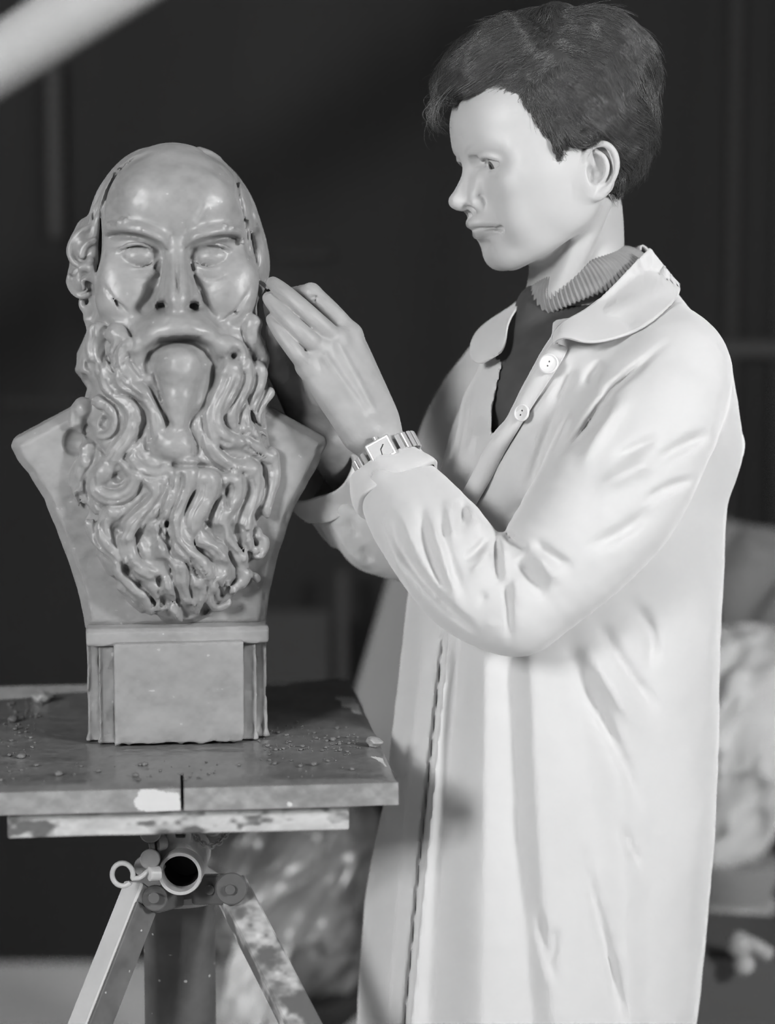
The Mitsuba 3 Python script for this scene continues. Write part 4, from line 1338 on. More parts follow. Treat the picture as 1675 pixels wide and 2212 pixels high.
lh = biggest(carve(left_hand, at(560, 1175, 1.98) - [0.01, 0.09, 0], at(1000, 590, 1.98) + [0.02, 0.075, 0.01], 0.0014, relax=1))
rh = biggest(carve(right_hand, at(565, 1190, 2.08) - [0.01, 0.07, 0], at(905, 605, 2.08) + [0.02, 0.11, 0.01], 0.0020, relax=1))


# trunk, arms and legs under the clothes
def trunk(s):
    s.line([at(1252, 680, 2.085), at(1262, 790, 2.09)], [0.045, 0.06], 0.02)
    s.line([at(1440, 830, 1.965), at(1258, 790, 2.085), at(1110, 830, 2.19)], [0.040, 0.05, 0.040], 0.03)
    for x, y, z, rx, ry, rz in ((1265, 920, 2.09, 0.095, 0.085, 0.13), (1250, 1150, 2.09, 0.095, 0.085, 0.16), (1225, 1400, 2.085, 0.105, 0.095, 0.15)):
        s.ell(at(x, y, z), (rx, ry, rz), 0.05)
    s.line([at(1440, 830, 1.962), at(1275, 1090, 1.92), at(1105, 1300, 1.885)], [0.040, 0.032, 0.030], 0.02)
    s.line([at(1105, 1300, 1.885), at(1005, 1205, 1.895), at(900, 1080, 1.942)], [0.030, 0.030, 0.026], 0.012)
    s.line([at(1110, 830, 2.19), at(1010, 1000, 2.185), at(950, 1150, 2.165)], [0.040, 0.038, 0.034], 0.02)
    s.line([at(950, 1150, 2.165), at(870, 1160, 2.13), at(810, 1110, 2.105)], [0.034, 0.032, 0.027], 0.012)
    for dx, dy, foot in ((0.055, -0.075, -1), (-0.055, 0.07, 1)):
        hip = at(1215, 1500, 2.08) + [dx * 0.8, dy * 0.8, 0]
        knee, ankle = np.array([hip[0] - 0.02, hip[1], 0.50]), np.array([hip[0] + 0.01, hip[1] + 0.01, 0.085])
        s.line([hip, knee, ankle], [0.070, 0.052, 0.038], 0.03)
        s.line([ankle + [0.03, 0, -0.045], ankle + [-0.07, -0.03, -0.050], ankle + [-0.16, -0.07, -0.055]], [0.036, 0.036, 0.030], 0.02)


tm = biggest(carve(trunk, (-0.20, 1.80, -0.01), (0.50, 2.34, 1.42), 0.006, relax=2))
tv = np.array(tm.vertices); tv[:, 2] = np.maximum(tv[:, 2], 0.001); tm.vertices = tv


def joined(ms):
    try:
        r = None
        for m in ms:
            x = m3.Manifold(m3.Mesh(np.ascontiguousarray(m.vertices, np.float32), np.ascontiguousarray(m.faces, np.uint32)))
            if x.status() != m3.Error.NoError:
                return None
            r = x if r is None else r + x
        o = r.to_mesh()
        return trimesh.Trimesh(o.vert_properties[:, :3], o.tri_verts, process=False)
    except Exception:
        return None


body = joined([hm, lh, rh, tm])
body_ok = body is not None
if body is None:
    body = trimesh.util.concatenate([hm, lh, rh, tm])
# colour of the skin: lips, brows and lashes are darker, nails paler
bv_ = np.array(body.vertices)
q = to_head(bv_)
col = np.full(len(bv_), 0.43)
on_head = (np.abs(q[:, 1]) < 95) & (q[:, 2] > -110) & (q[:, 0] > -130) & (q[:, 0] < 125)


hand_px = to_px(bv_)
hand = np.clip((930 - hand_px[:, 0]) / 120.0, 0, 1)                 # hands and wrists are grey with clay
col *= 1 - hand * (0.30 + 0.22 * (meshkit.fbm(bv_ * 70, 3, 9) - 0.5)) * np.where(bv_[:, 1] > 2.025, 1.5, 1.0)  # the far hand is darkened further, its shadow painted into the colour


def near_line(P, rows, w):
    L = spline(np.array(rows, float), 30)
    d = cKDTree(L).query(P)[0]
    return np.clip(1 - (d / w) ** 2, 0, 1)


for m in (1, -1):
    brow = near_line(q, [(93, m * 10, 38), (91, m * 22, 43), (83, m * 36, 44), (72, m * 47, 40)], 5.8)
    col *= 1 - 0.5 * brow * on_head
    lash = near_line(q, [(73, m * 47, 20), (82, m * 39, 25.5), (86, m * 31, 26.5), (84, m * 20, 22)], 2.8)
    col *= 1 - 0.8 * lash * on_head
    lips = np.maximum(near_line(q, [(84, m * 28, -39.5), (96, m * 13, -34), (104, 0, -33)], 4.4), near_line(q, [(84, m * 25, -42), (95, m * 12, -43), (103, 0, -44)], 5.2))
    col *= 1 - 0.38 * lips * on_head
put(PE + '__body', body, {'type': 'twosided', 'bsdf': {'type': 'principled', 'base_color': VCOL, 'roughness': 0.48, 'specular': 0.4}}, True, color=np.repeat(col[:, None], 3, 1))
label(PE + '__body', 'fair skin of face, neck, hands and forearms')

# eyes
def eye_tone(m):
    c = hw(72, m * 31, 21)
    g = HR @ np.array([0.97, -0.02, -0.22]); g /= np.linalg.norm(g)

    def fn(p, n, uv):
        d = ((p.x - c[0]) * g[0] + (p.y - c[1]) * g[1] + (p.z - c[2]) * g[2]) / 0.0122
        return dr.select(d > 0.955, mi.Color3f(0.01), dr.select(d > 0.865, mi.Color3f(0.09), mi.Color3f(0.42)))
    return fn


for m in (1, -1):
    s_ = trimesh.creation.icosphere(4, 0.0122)
    s_.apply_translation(hw(72, m * 31, 21))
    pmat('m_eye_%d' % (m > 0), eye_tone(m), 0.12, 0.6)
    put(PE + '__eye', s_, 'm_eye_%d' % (m > 0), True)


# ------------------------------------------------------------------ hair
LINE = [(960, 206), (1010, 208), (1060, 206), (1104, 214), (1128, 248), (1150, 290), (1177, 330), (1194, 358), (1204, 378), (1216, 352), (1230, 336), (1256, 322), (1280, 308), (1312, 300),
        (1332, 330), (1328, 380), (1318, 406)]                            # hairline on the near side, frame pixels


def hair_body(s):
    """The mass of the hair, in head coordinates (metres)."""
    e = lambda c, r, k=0, op='add': s.ell(np.array(c) * MM, np.array(r, float) * MM, k * MM, None, op)
    t = lambda rows, r, k=0, op='add': s.line(np.array(rows, float) * MM, np.array(r, float) * MM, k * MM, op)
    w = lambda x, y, d: list((at(x, y, d) - HO) @ HR / MM)
    e((-10, 0, 54), (100, 80, 88))
    e((-26, 0, 44), (80, 80, 76), 14)
    e((-54, 0, 14), (39, 56, 42), 20)                                                 # down to the nape
    e((-50, 0, 78), (66, 66, 66), 14)                                                # swell at the back of the crown
    e((30, 6, 118), (50, 52, 30), 14)
    t([w(1200, 55, 2.05), w(1120, 85, 2.05), w(1050, 115, 2.05), w(1000, 150, 2.05), w(962, 192, 2.05)], [23, 25, 26, 22, 13], 12)   # forelock
    t([w(1110, 80, 2.00), w(1050, 125, 1.995), w(1000, 170, 2.0), w(965, 205, 2.01)], [22, 22, 19, 9], 10)
    t([w(1110, 80, 2.10), w(1050, 120, 2.105), w(1000, 158, 2.10), w(962, 192, 2.09)], [22, 20, 16, 9], 10)
    t([w(1160, 62, 2.03), w(1205, 46, 2.03), w(1250, 62, 2.03)], [14, 16, 14], 8)      # the wave at the parting
    t([w(1240, 70, 2.02), w(1300, 68, 2.03), w(1350, 100, 2.04), w(1385, 150, 2.05)], [20, 24, 24, 20], 10)
    
    for m in (1, -1):
        g = [np.array(w(*q)) * [1, m, 1] for q in ((1204, 376, 1.972), (1198, 345, 1.970), (1205, 310, 1.968), (1215, 270, 1.972), (1245, 300, 1.966), (1270, 290, 1.966))]
        t(g, [2.5, 4.5, 6.5, 7, 6.5, 6], 5)
    for m in (1, -1):
        t([(-28, m * 68, -18), (-36, m * 60, -38)], [7, 4], 10)


def hairline_cut():
    rows = [(a, b) for a, b in LINE]
    L = np.array([to_head(at(x, y, 1.985)) for x, y in rows])
    return L[:, [0, 2]]


HL = hairline_cut()
FACE = np.vstack([HL, to_head(np.array([at(1332, 424, 2.04), at(1480, 420, 2.06)]))[:, [0, 2]], [[-160, -140], [170, -140], [170, 20], [118, HL[0, 1] - 6]]])    # side view of what stays free of hair, mm


def hair_all(s):
    hair_body(s)
    s.do(hair_edge)


def hair_edge(s):
    P = s.P.astype(float) / MM
    f = poly_sd(P[:, [0, 2]], FACE) * MM
    f += (meshkit.noise(P / 7.0, 3) - 0.5) * 0.006
    s.d = (-smin(-s.d, f.astype(np.float32), 0.007)).astype(np.float32)
    i = np.flatnonzero(np.abs(s.d) < 0.01)
    s.d[i] += ((meshkit.fbm(P[i] / [30, 14, 22], 2, 4) - 0.5) * 0.007).astype(np.float32)


hair = biggest(carve(hair_all, (-0.15, -0.12, -0.10), (0.165, 0.12, 0.19), 0.0022, relax=2))
hair.vertices = np.array(hair.vertices) @ HR.T + HO
mat('m_hair_root', 0.035, 0.6, 0.3)
put(PE + '__hair', hair, 'm_hair_root', True)
label(PE + '__hair', 'short wavy dark hair brushed back from the forehead')

# strands: they follow combing strokes drawn on the mass
COMB = [[(1180, 60), (1110, 85), (1040, 125), (985, 170), (945, 205)], [(1130, 120), (1070, 140), (1010, 175), (960, 205)], [(1120, 165), (1070, 175), (1020, 190), (975, 210)], [(1100, 70), (1040, 100), (990, 145), (955, 190)],
        [(1000, 150), (965, 185), (938, 225)], [(1160, 160), (1120, 185), (1100, 205)], [(1200, 135), (1150, 158), (1112, 186)], [(1190, 45), (1160, 70), (1130, 110)],
        [(1215, 45), (1270, 40), (1330, 62), (1380, 110), (1402, 165)], [(1215, 70), (1270, 62), (1330, 92), (1368, 140), (1388, 190)], [(1210, 105), (1270, 100), (1320, 130), (1345, 180), (1372, 240)],
        [(1390, 130), (1412, 180), (1425, 235)], [(1400, 180), (1418, 230), (1412, 290)], [(1320, 150), (1345, 210), (1390, 262), (1420, 275)], [(1345, 250), (1385, 285), (1415, 295)], [(1330, 280), (1370, 315), (1400, 330)],
        [(1335, 330), (1360, 360), (1375, 375)], [(1330, 360), (1340, 390), (1338, 418)], [(1400, 300), (1385, 345), (1360, 390)], [(1180, 160), (1230, 200), (1285, 250), (1330, 290)], [(1150, 180), (1195, 225), (1240, 280), (1275, 310)],
        [(1140, 205), (1165, 250), (1190, 300), (1206, 360)], [(1165, 215), (1200, 270), (1235, 325)], [(1220, 150), (1270, 190), (1320, 240), (1345, 275)], [(1250, 130), (1300, 170), (1330, 230)], [(1150, 225), (1172, 280), (1196, 340)]]
cast = Caster(hair)
gp, gd = [], []
for c in COMB:
    q = spline(cast.on(c), 14)
    gp.append(q); gd.append(np.gradient(q, axis=0))
gp, gd = np.vstack(gp), np.vstack(gd)
gd /= np.linalg.norm(gd, axis=1, keepdims=True)
gl = (gp - HO) @ HR
gm = gl * [1, -1, 1]
gdl = gd @ HR
gp2, gd2 = np.vstack([gl, gm]), np.vstack([gdl, gdl * [1, -1, 1]])                    # the far side is combed like the near one
gt = cKDTree(gp2)


def comb(p):
    d, j = gt.query(p, 8)
    w = 1 / (d + 0.004) ** 2
    return (gd2[j] * w[..., None]).sum(1)


NS, NP = 34000, 10
rng = np.random.default_rng(3)
pt, fi = trimesh.sample.sample_surface(hair, NS, seed=5)[:2]
nl = hair.face_normals[fi] @ HR
p = (pt - HO) @ HR
rp = to_px(pt)
keep = rp[:, 1] < 440
more = (np.linalg.norm(rp - [1190, 150], axis=1) < 95) & (pt[:, 1] < 2.05)
short = np.r_[np.zeros(keep.sum(), bool), np.ones(3 * more.sum(), bool)]
p, nl = np.vstack([p[keep]] + 3 * [p[more]]), np.vstack([nl[keep]] + 3 * [nl[more]])
NS = len(p)
p = p + np.where(short[:, None], rng.normal(0, 0.0025, (NS, 3)), 0)
vn = hair.vertex_normals @ HR
vt = cKDTree((np.array(hair.vertices) - HO) @ HR)
path = np.zeros((NS, NP, 3))
step = (rng.uniform(0.0034, 0.0072, NS) * np.where(short, 0.42, 1))[:, None]
lift = (rng.uniform(-0.0012, 0.0012, NS) + (meshkit.noise(p * 95, 21) - 0.35) * 0.0055)[:, None]
wild = rng.random(NS) < 0.035
wob = rng.normal(0, 0.12, (NS, 3)) + (np.stack([meshkit.noise(p * 45, k) for k in (31, 32, 33)], 1) - 0.5) * 0.5
q = p - nl * 0.0015
for k in range(NP):
    path[:, k] = q
    d = comb(q)
    d += wob * np.linalg.norm(d, axis=1, keepdims=True)
    j = vt.query(q)[1]
    n = vn[j]
    d -= n * (d * n).sum(1, keepdims=True)
    d /= np.linalg.norm(d, axis=1, keepdims=True) + 1e-9
    hgt = ((q - vt.data[j]) * n).sum(1, keepdims=True)
    want = lift * (k / NP) * 1.5 + np.where(wild[:, None], 0.0007 * k * k * 0.25, 0)
    q = q + d * step + n * np.clip(want - hgt, -0.002, 0.002) * 0.6
path = path @ HR.T + HO
# loose wisps in front of the forehead and along the nape
wisps = []
for i in range(150):
    a = rng.normal(0, 1, 6)
    if i < 120:
        x0, y0, dd = 985 + 14 * a[0], 180 + 14 * a[1], 2.05 + 0.03 * a[2]
        rows = [(x0, y0, dd), (955 + 10 * a[3], 205 + 10 * a[1], dd), (935 + 9 * a[4], 240 + 14 * a[1], dd), (955 + 14 * a[5], 278 + 16 * a[3], dd), (972 + 10 * a[5], 292 + 14 * a[3], dd)][:3 + i % 3]
    else:
        rows = [(1330 + 8 * a[0], 400 + 8 * a[1], 2.04), (1334 + 7 * a[2], 422 + 5 * a[1], 2.04), (1338 + 7 * a[3], 440 + 9 * a[4], 2.04)]
    wisps.append(spline(pts(rows), NP))
path = np.concatenate([path, np.array(wisps)])
os.makedirs(meshkit.FOLDER, exist_ok=True)
fn_ = meshkit.FOLDER + '/strands.txt'
prof = np.interp(np.linspace(0, 1, NP), [0, 0.5, 1], [1, 0.9, 0.25])
with open(fn_, 'w') as f:
    for c in path:
        f.write('\n'.join('%.5f %.5f %.5f %.6f' % (x[0], x[1], x[2], 0.00020 * r) for x, r in zip(c, prof)) + '\n\n')
scene['m_hair'] = {'type': 'principled', 'base_color': gray(0.045), 'roughness': 0.38, 'specular': 0.7, 'anisotropic': 0.0}
scene[PE + '__hair__strands'] = {'type': 'bsplinecurve', 'filename': fn_, 'bsdf': {'type': 'ref', 'id': 'm_hair'}}
label(PE + '__hair__strands', kind='stuff')


# ------------------------------------------------------------------ clothes
def ring_field(P, rows, ry_of):
    """Distance to a stack of ellipses: rows of (py, left px, right px, depth, half depth)."""
    z = np.array([at(0, r[0], r[3])[2] for r in rows])
    cx = np.array([(at(r[1], r[0], r[3])[0] + at(r[2], r[0], r[3])[0]) / 2 for r in rows])
    rx = np.array([(at(r[2], r[0], r[3])[0] - at(r[1], r[0], r[3])[0]) / 2 for r in rows])
    cy, ry = np.array([r[3] for r in rows]), np.array([r[4] for r in rows])
    o = np.argsort(z)
    zt = np.linspace(z[o[0]], z[o[-1]], 400)
    g = lambda a: np.interp(P[:, 2], zt, PchipInterpolator(z[o], a[o])(zt))
    qx, qy, RX, RY = P[:, 0] - g(cx), P[:, 1] - g(cy), g(rx), g(ry)
    k0 = np.sqrt((qx / RX) ** 2 + (qy / RY) ** 2)
    k1 = np.sqrt((qx / RX ** 2) ** 2 + (qy / RY ** 2) ** 2)
    d = np.where(k0 < 1e-3, -np.minimum(RX, RY), k0 * (k0 - 1) / (k1 + 1e-9))
    return np.maximum(d, np.maximum(P[:, 2] - z.max(), z.min() - P[:, 2])).astype(np.float32)


TORSO = [(690, 1150, 1400, 2.075, 0.085), (740, 1075, 1480, 2.075, 0.120), (800, 1030, 1535, 2.075, 0.145), (900, 985, 1560, 2.075, 0.150), (1000, 955, 1566, 2.075, 0.150), (1100, 930, 1566, 2.075, 0.148), (1270, 882, 1561, 2.075, 0.145),
         (1450, 864, 1551, 2.075, 0.150), (1600, 846, 1549, 2.075, 0.155), (1750, 822, 1546, 2.075, 0.160), (1900, 797, 1531, 2.075, 0.164), (2050, 780, 1518, 2.075, 0.168), (2212, 772, 1498, 2.075, 0.172), (2620, 765, 1470, 2.075, 0.178)]
# pleats and creases: rows of frame pixels, radius in px, how far in front of (or behind) the cloth, 'add' or 'cut', softness mm
ARM = [at(1452, 790, 1.960), at(1410, 900, 1.935), at(1325, 1050, 1.910), at(1225, 1190, 1.888), at(1122, 1298, 1.876)]
ARM_R = [0.046, 0.062, 0.070, 0.061, 0.049]
FORE = [at(1115, 1300, 1.876), at(1014, 1252, 1.882), at(942, 1166, 1.905), at(890, 1098, 1.936), at(868, 1066, 1.948)]
FORE_R = [0.049, 0.051, 0.050, 0.045, 0.041]
FAR = [at(1115, 820, 2.185), at(1015, 960, 2.185), at(955, 1120, 2.165), at(868, 1160, 2.128), at(782, 1108, 2.098), at(733, 1062, 2.083)]
FAR_R = [0.052, 0.055, 0.055, 0.048, 0.048, 0.039]
OPEN = np.array([(1150, 632), (1196, 690), (1196, 724), (1163, 772), (1094, 906), (1060, 944), (1062, 885), (1080, 812), (1094, 747), (1120, 690)], float)


def coat_base(s, arms=True, rings=True):
    if rings:
        s.do(lambda s: s.any(ring_field(s.P.astype(float), TORSO, None)))
    s.line([at(1330, 650, 2.07), at(1430, 745, 2.0), at(1462, 815, 1.965)], [0.040, 0.044, 0.046], 0.05)
    s.line([at(1190, 720, 2.12), at(1110, 800, 2.19)], [0.042, 0.050], 0.04)
    s.line([at(1500, 800, 2.04), at(1520, 960, 2.03)], [0.03, 0.03], 0.05)
    if not arms:
        return
    s.line(ARM[:2], ARM_R[:2], 0.035)
    s.line(ARM[1:], ARM_R[1:], 0.010)
    s.line(FORE, FORE_R, 0.010)
    s.line(FAR, FAR_R, 0.014)


base = carve(coat_base, (-0.12, 1.76, 0.42), (0.46, 2.36, 1.46), 0.008, relax=1)
trunk_cloth = carve(lambda s: coat_base(s, False), (-0.12, 1.76, 0.42), (0.46, 2.36, 1.46), 0.010, relax=1)
ON, ON_TRUNK = Caster(base), Caster(trunk_cloth)
FOLDS = [  # diagonal creases of the skirt
    ([(1230, 1400), (1280, 1510), (1345, 1640), (1385, 1760)], 16, 0.004, 'cut', 12), ([(1262, 1390), (1310, 1470), (1385, 1580)], 18, -0.002, 'add', 14), ([(1295, 1345), (1350, 1440), (1425, 1540)], 16, 0.005, 'cut', 12),
    ([(1255, 1830), (1285, 1950), (1318, 2080), (1356, 2225)], 13, 0.005, 'cut', 9), ([(1340, 1780), (1385, 1880)], 12, 0.007, 'cut', 12),
    ([(1165, 1960), (1180, 2050), (1205, 2130)], 11, 0.005, 'cut', 8), ([(1200, 2000), (1196, 2080)], 9, 0.005, 'cut', 8), ([(1370, 1310), (1410, 1390), (1400, 1440)], 16, 0.006, 'cut', 12),
    # chest and yoke
    ([(1445, 738), (1380, 790), (1317, 848), (1268, 918), (1215, 985), (1171, 1056)], 8, 0.001, 'cut', 6), ([(1290, 905), (1240, 985), (1195, 1050), (1150, 1085)], 13, -0.006, 'add', 8),
    ([(1203, 885), (1175, 960), (1139, 1064)], 11, 0.004, 'cut', 8), ([(1238, 870), (1215, 930), (1175, 1030)], 9, -0.001, 'add', 7), ([(1400, 780), (1350, 820), (1300, 850)], 10, 0.005, 'cut', 9),
    ([(1212, 800), (1150, 880), (1080, 985), (1030, 1075)], 6, 0.001, 'cut', 4), ([(1240, 790), (1200, 880)], 14, 0.009, 'cut', 12), ([(1300, 780), (1265, 830)], 12, 0.008, 'cut', 12),
    ([(1330, 850), (1268, 935), (1215, 1010), (1165, 1075), (1110, 1110)], 15, 0.004, 'cut', 6),
    # far front
    ([(1000, 870), (985, 930), (965, 1000)], 12, 0.003, 'cut', 9), ([(1025, 840), (1012, 920), (1000, 990)], 9, 0.002, 'cut', 7), ([(975, 880), (945, 935)], 10, 0.004, 'cut', 8), ([(1040, 900), (1032, 980), (1010, 1060)], 26, -0.004, 'cut', 14),
    ([(1080, 985), (1040, 1060)], 9, 0.000, 'add', 8), ([(930, 945), (905, 965)], 9, 0.003, 'cut', 7)]
SLEEVE = [  # folds fanning from the bend of the elbow, long folds of the forearm
    ([(1070, 1150), (1073, 1190), (1078, 1262)], 10, 0, 'cut', 5), ([(1090, 1150), (1112, 1168), (1142, 1192)], 10, 0, 'cut', 5), ([(1080, 1150), (1088, 1200), (1096, 1290)], 10, 0, 'add', 8),
    ([(1092, 1240), (1098, 1310), (1100, 1378)], 9, 0, 'cut', 6), ([(1112, 1225), (1120, 1300), (1122, 1370)], 13, 0, 'add', 8),
    ([(1055, 1160), (1030, 1188), (1000, 1212)], 9, 0, 'cut', 6), ([(1062, 1175), (1040, 1215), (1018, 1250)], 11, 0, 'add', 8), ([(1046, 1205), (1048, 1260), (1036, 1310)], 10, 0, 'cut', 7), ([(1066, 1240), (1066, 1300), (1060, 1360)], 12, 0, 'add', 8),
    ([(1118, 1205), (1150, 1250), (1182, 1290)], 17, 0, 'cut', 7), ([(1150, 1190), (1185, 1230), (1210, 1262)], 15, 0, 'add', 8), ([(1150, 1165), (1200, 1205), (1240, 1225)], 13, 0, 'cut', 8),
    ([(905, 1080), (922, 1160), (948, 1245), (975, 1300)], 12, 0, 'cut', 7), ([(928, 1090), (948, 1170), (972, 1250), (1000, 1320)], 12, 0, 'add', 7), ([(950, 1110), (968, 1190), (1000, 1285)], 11, 0, 'cut', 7),
    ([(848, 1120), (875, 1195), (922, 1262), (985, 1325), (1030, 1365)], 10, 0, 'cut', 6), ([(868, 1110), (900, 1190), (945, 1260), (1005, 1330)], 11, 0, 'add', 7), ([(824, 1120), (846, 1190), (880, 1250)], 9, 0, 'add', 8),
    ([(990, 1075), (1000, 1120), (990, 1160)], 12, 0, 'cut', 8), ([(965, 1070), (975, 1120), (985, 1175)], 12, 0, 'add', 8), ([(1010, 1090), (1030, 1120), (1045, 1150)], 12, 0, 'add', 8),
    ([(1400, 1010), (1470, 965), (1535, 935)], 15, 0, 'cut', 14), ([(1390, 1085), (1450, 1050), (1500, 1035)], 11, 0, 'cut', 12), ([(1330, 990), (1420, 945)], 13, 0, 'cut', 14), ([(1290, 1060), (1380, 1010), (1440, 990)], 20, 0, 'add', 14),
    ([(1260, 1000), (1300, 930), (1360, 850)], 16, 0, 'add', 14), ([(1270, 1180), (1340, 1150), (1400, 1100)], 16, 0, 'cut', 16),
    # far sleeve
    ([(700, 1110), (722, 1170), (760, 1222)], 8, 0, 'cut', 7), ([(728, 1150), (760, 1200), (800, 1228)], 9, 0, 'add', 7), ([(752, 1120), (775, 1160)], 8, 0, 'cut', 7), ([(780, 1180), (806, 1215)], 8, 0, 'cut', 7)]
CREASES = []
for on, fs in ((ON_TRUNK, FOLDS), (ON, SLEEVE)):
    for rows, r, _, op, k in fs:
        q = spline(np.array(rows, float), 9)
        dep = np.array([on.depth(*x) for x in q])
        dep = np.polyval(np.polyfit(np.arange(9), dep, 2), np.arange(9))
        CREASES.append((q, r * 1.15, (1.15 if k > 6 else 1.6) * min(r, 22) / 2130.0 * (1 if op == 'cut' else -0.85), dep))


# pleats of the skirt: ridge lines (px at rows 1440, 1800 and 2225) and how far each stands out (mm)
PLEATS = [((700, 650, 600), 0), ((866, 818, 772), 0), ((905, 868, 835), 5), ((945, 906, 866), -2), ((952, 914, 874), -11), ((962, 926, 886), 8), ((988, 958, 935), -3), ((1050, 1048, 1042), 9), ((1103, 1120, 1150), -3), ((1150, 1166, 1200), 8),
          ((1245, 1290, 1330), 0), ((1330, 1345, 1362), 5), ((1405, 1405, 1400), 0), ((1700, 1700, 1700), 0)]


def pleats(P):
    px = to_px(P)
    x, y = px[:, 0], px[:, 1]
    t = np.clip((y - 1440) / 785.0, -0.1, 1.4)
    X = []
    for (a, b, c), h in PLEATS:
        m = 360 / 785.0
        X.append(np.where(t < m, a + (b - a) * t / m, b + (c - b) * (t - m) / (1 - m)))
    out = np.zeros(len(P))
    for (X0, X1, (_, h0), (_, h1)) in zip(X[:-1], X[1:], PLEATS[:-1], PLEATS[1:]):
        u = np.clip((x - X0) / (X1 - X0), 0, 1)
        w = 0.55 * u + 0.45 * u * u * (3 - 2 * u)
        out = np.where((x >= X0) & (x < X1), h0 + (h1 - h0) * w, out)
    return out * 1.25 * MM * np.clip((y - 1330) / 120.0, 0, 1) * np.clip((2.045 - P[:, 1]) / 0.05, 0, 1)


def skirt(s):
    s.any(ring_field(s.P.astype(float), TORSO, None))
    i = np.flatnonzero((np.abs(s.d) < 0.05) & (s.P[:, 2] < 1.15))
    s.d[i] -= pleats(s.P[i].astype(float)).astype(np.float32)


def opened(s):
    P = s.P.astype(float)
    w = poly_sd(to_px(P), OPEN) / 2130.0
    s.d = np.maximum(s.d, -np.maximum(w, P[:, 1] - 2.03).astype(np.float32))


def rumpled(s):
    f = np.flatnonzero(np.abs(s.d) < 0.012)
    q = s.P[f]
    s.d[f] += ((meshkit.fbm(q * [17, 17, 9], 2, 6) - 0.5) * 0.006 + (meshkit.fbm(q * 60, 2, 16) - 0.5) * 0.0012).astype(np.float32)


def coat(s):
    s.do(skirt)
    s.line([at(1088, 1136, 1.945), at(1066, 1092, 1.94), at(1046, 1040, 1.935)], [0.023, 0.016, 0.005], 0.022, 'cut')              # shadowed hollow over the bend of the arm
    s.ell(at(1035, 1010, 1.95), (0.014, 0.028, 0.036), 0.02, op='cut')
    coat_base(s, True, False)
    s.do(press(CREASES))
    s.ell(at(1582, 958, 2.06), (0.010, 0.014, 0.014), 0.02)                          # gathered point at the back
    # what is inside: room for the jumper, the arms and the neck
    s.do(opened)
    s.tube([at(1255, 600, 2.075), at(1252, 720, 2.08)], [0.068, 0.075], 0.004, 'cut')
    a = np.array(FORE[-1]) - FORE[-2]; a /= np.linalg.norm(a)
    s.tube([FORE[-1] - a * 0.02, FORE[-1] + a * 0.06], [0.033, 0.036], 0.002, 'cut')
    s.box(FORE[-1] + a * (0.030 + 0.03), (0.07, 0.07, 0.03), frame_of(a), op='cut')
    a = np.array(FAR[-1]) - FAR[-2]; a /= np.linalg.norm(a)
    s.tube([FAR[-1] - a * 0.06, FAR[-1] + a * 0.06], [0.030, 0.041], 0.002, 'cut')
    s.box(FAR[-1] + a * (0.028 + 0.03), (0.07, 0.07, 0.03), frame_of(a), op='cut')
    s.do(rumpled)


def frame_of(a):
    u = np.cross(a, [0.2, 1, 0.1]); u /= np.linalg.norm(u)
    return np.stack([u, np.cross(a, u), a], 1)


def cloth_bump(p, n, uv):
    return 0.00022 * mikit.fbm(p.x * 420, p.y * 420, p.z * 420, 2) + 0.0018 * mikit.fbm(p.x * 26, p.y * 26, p.z * 14, 3)


pmat('m_coat', lambda p, n, uv: mi.Color3f(0.50 + 0.04 * mikit.fbm(p.x * 12, p.y * 12, p.z * 9, 3)), 0.9, 0.15, cloth_bump, 1.0, 2e-3, sheen=0.2)
cm = biggest(carve(coat, (-0.12, 1.74, 0.44), (0.46, 2.36, 1.46), 0.0026, relax=2))
put(PE + '__coat', cm, 'm_coat', True)
label(PE + '__coat', 'loose pale work coat with rolled sleeves')


# jumper under the coat, with a rolled ribbed collar
def jumper(s):
    s.do(lambda s: s.any(ring_field(s.P.astype(float), [(r[0], r[1] + 44, r[2] - 44, r[3], r[4] - 0.024) for r in TORSO[:9]], None)))
    s.line([at(1252, 700, 2.08), at(1252, 760, 2.08)], [0.058, 0.066], 0.03)
    s.line([at(1158, 668, 2.06), at(1135, 750, 2.035), at(1110, 850, 2.02)], [0.014, 0.020, 0.026], 0.04)


def knit(p, n, uv):
    return mi.Color3f(0.050 + 0.025 * mikit.fbm(p.x * 60, p.y * 60, p.z * 60, 3))


pmat('m_knit', knit, 0.9, 0.15, lambda p, n, uv: 0.0005 * mikit.fbm(p.x * 380, p.y * 380, p.z * 380, 2), 1.0, sheen=0.5)
pmat('m_rib', lambda p, n, uv: mi.Color3f(0.20 + 0.06 * mikit.fbm(p.x * 90, p.y * 90, p.z * 90, 2)), 0.9, 0.15, lambda p, n, uv: 0.0005 * mikit.fbm(p.x * 380, p.y * 380, p.z * 380, 2), 1.0, sheen=0.6)  # collar painted paler than the jumper, for the light falling on it
put(PE + '__jumper', biggest(carve(jumper, (0.02, 1.84, 0.84), (0.42, 2.28, 1.45), 0.005, relax=2)), 'm_knit', True)
label(PE + '__jumper', 'dark knitted jumper showing in the open coat front')
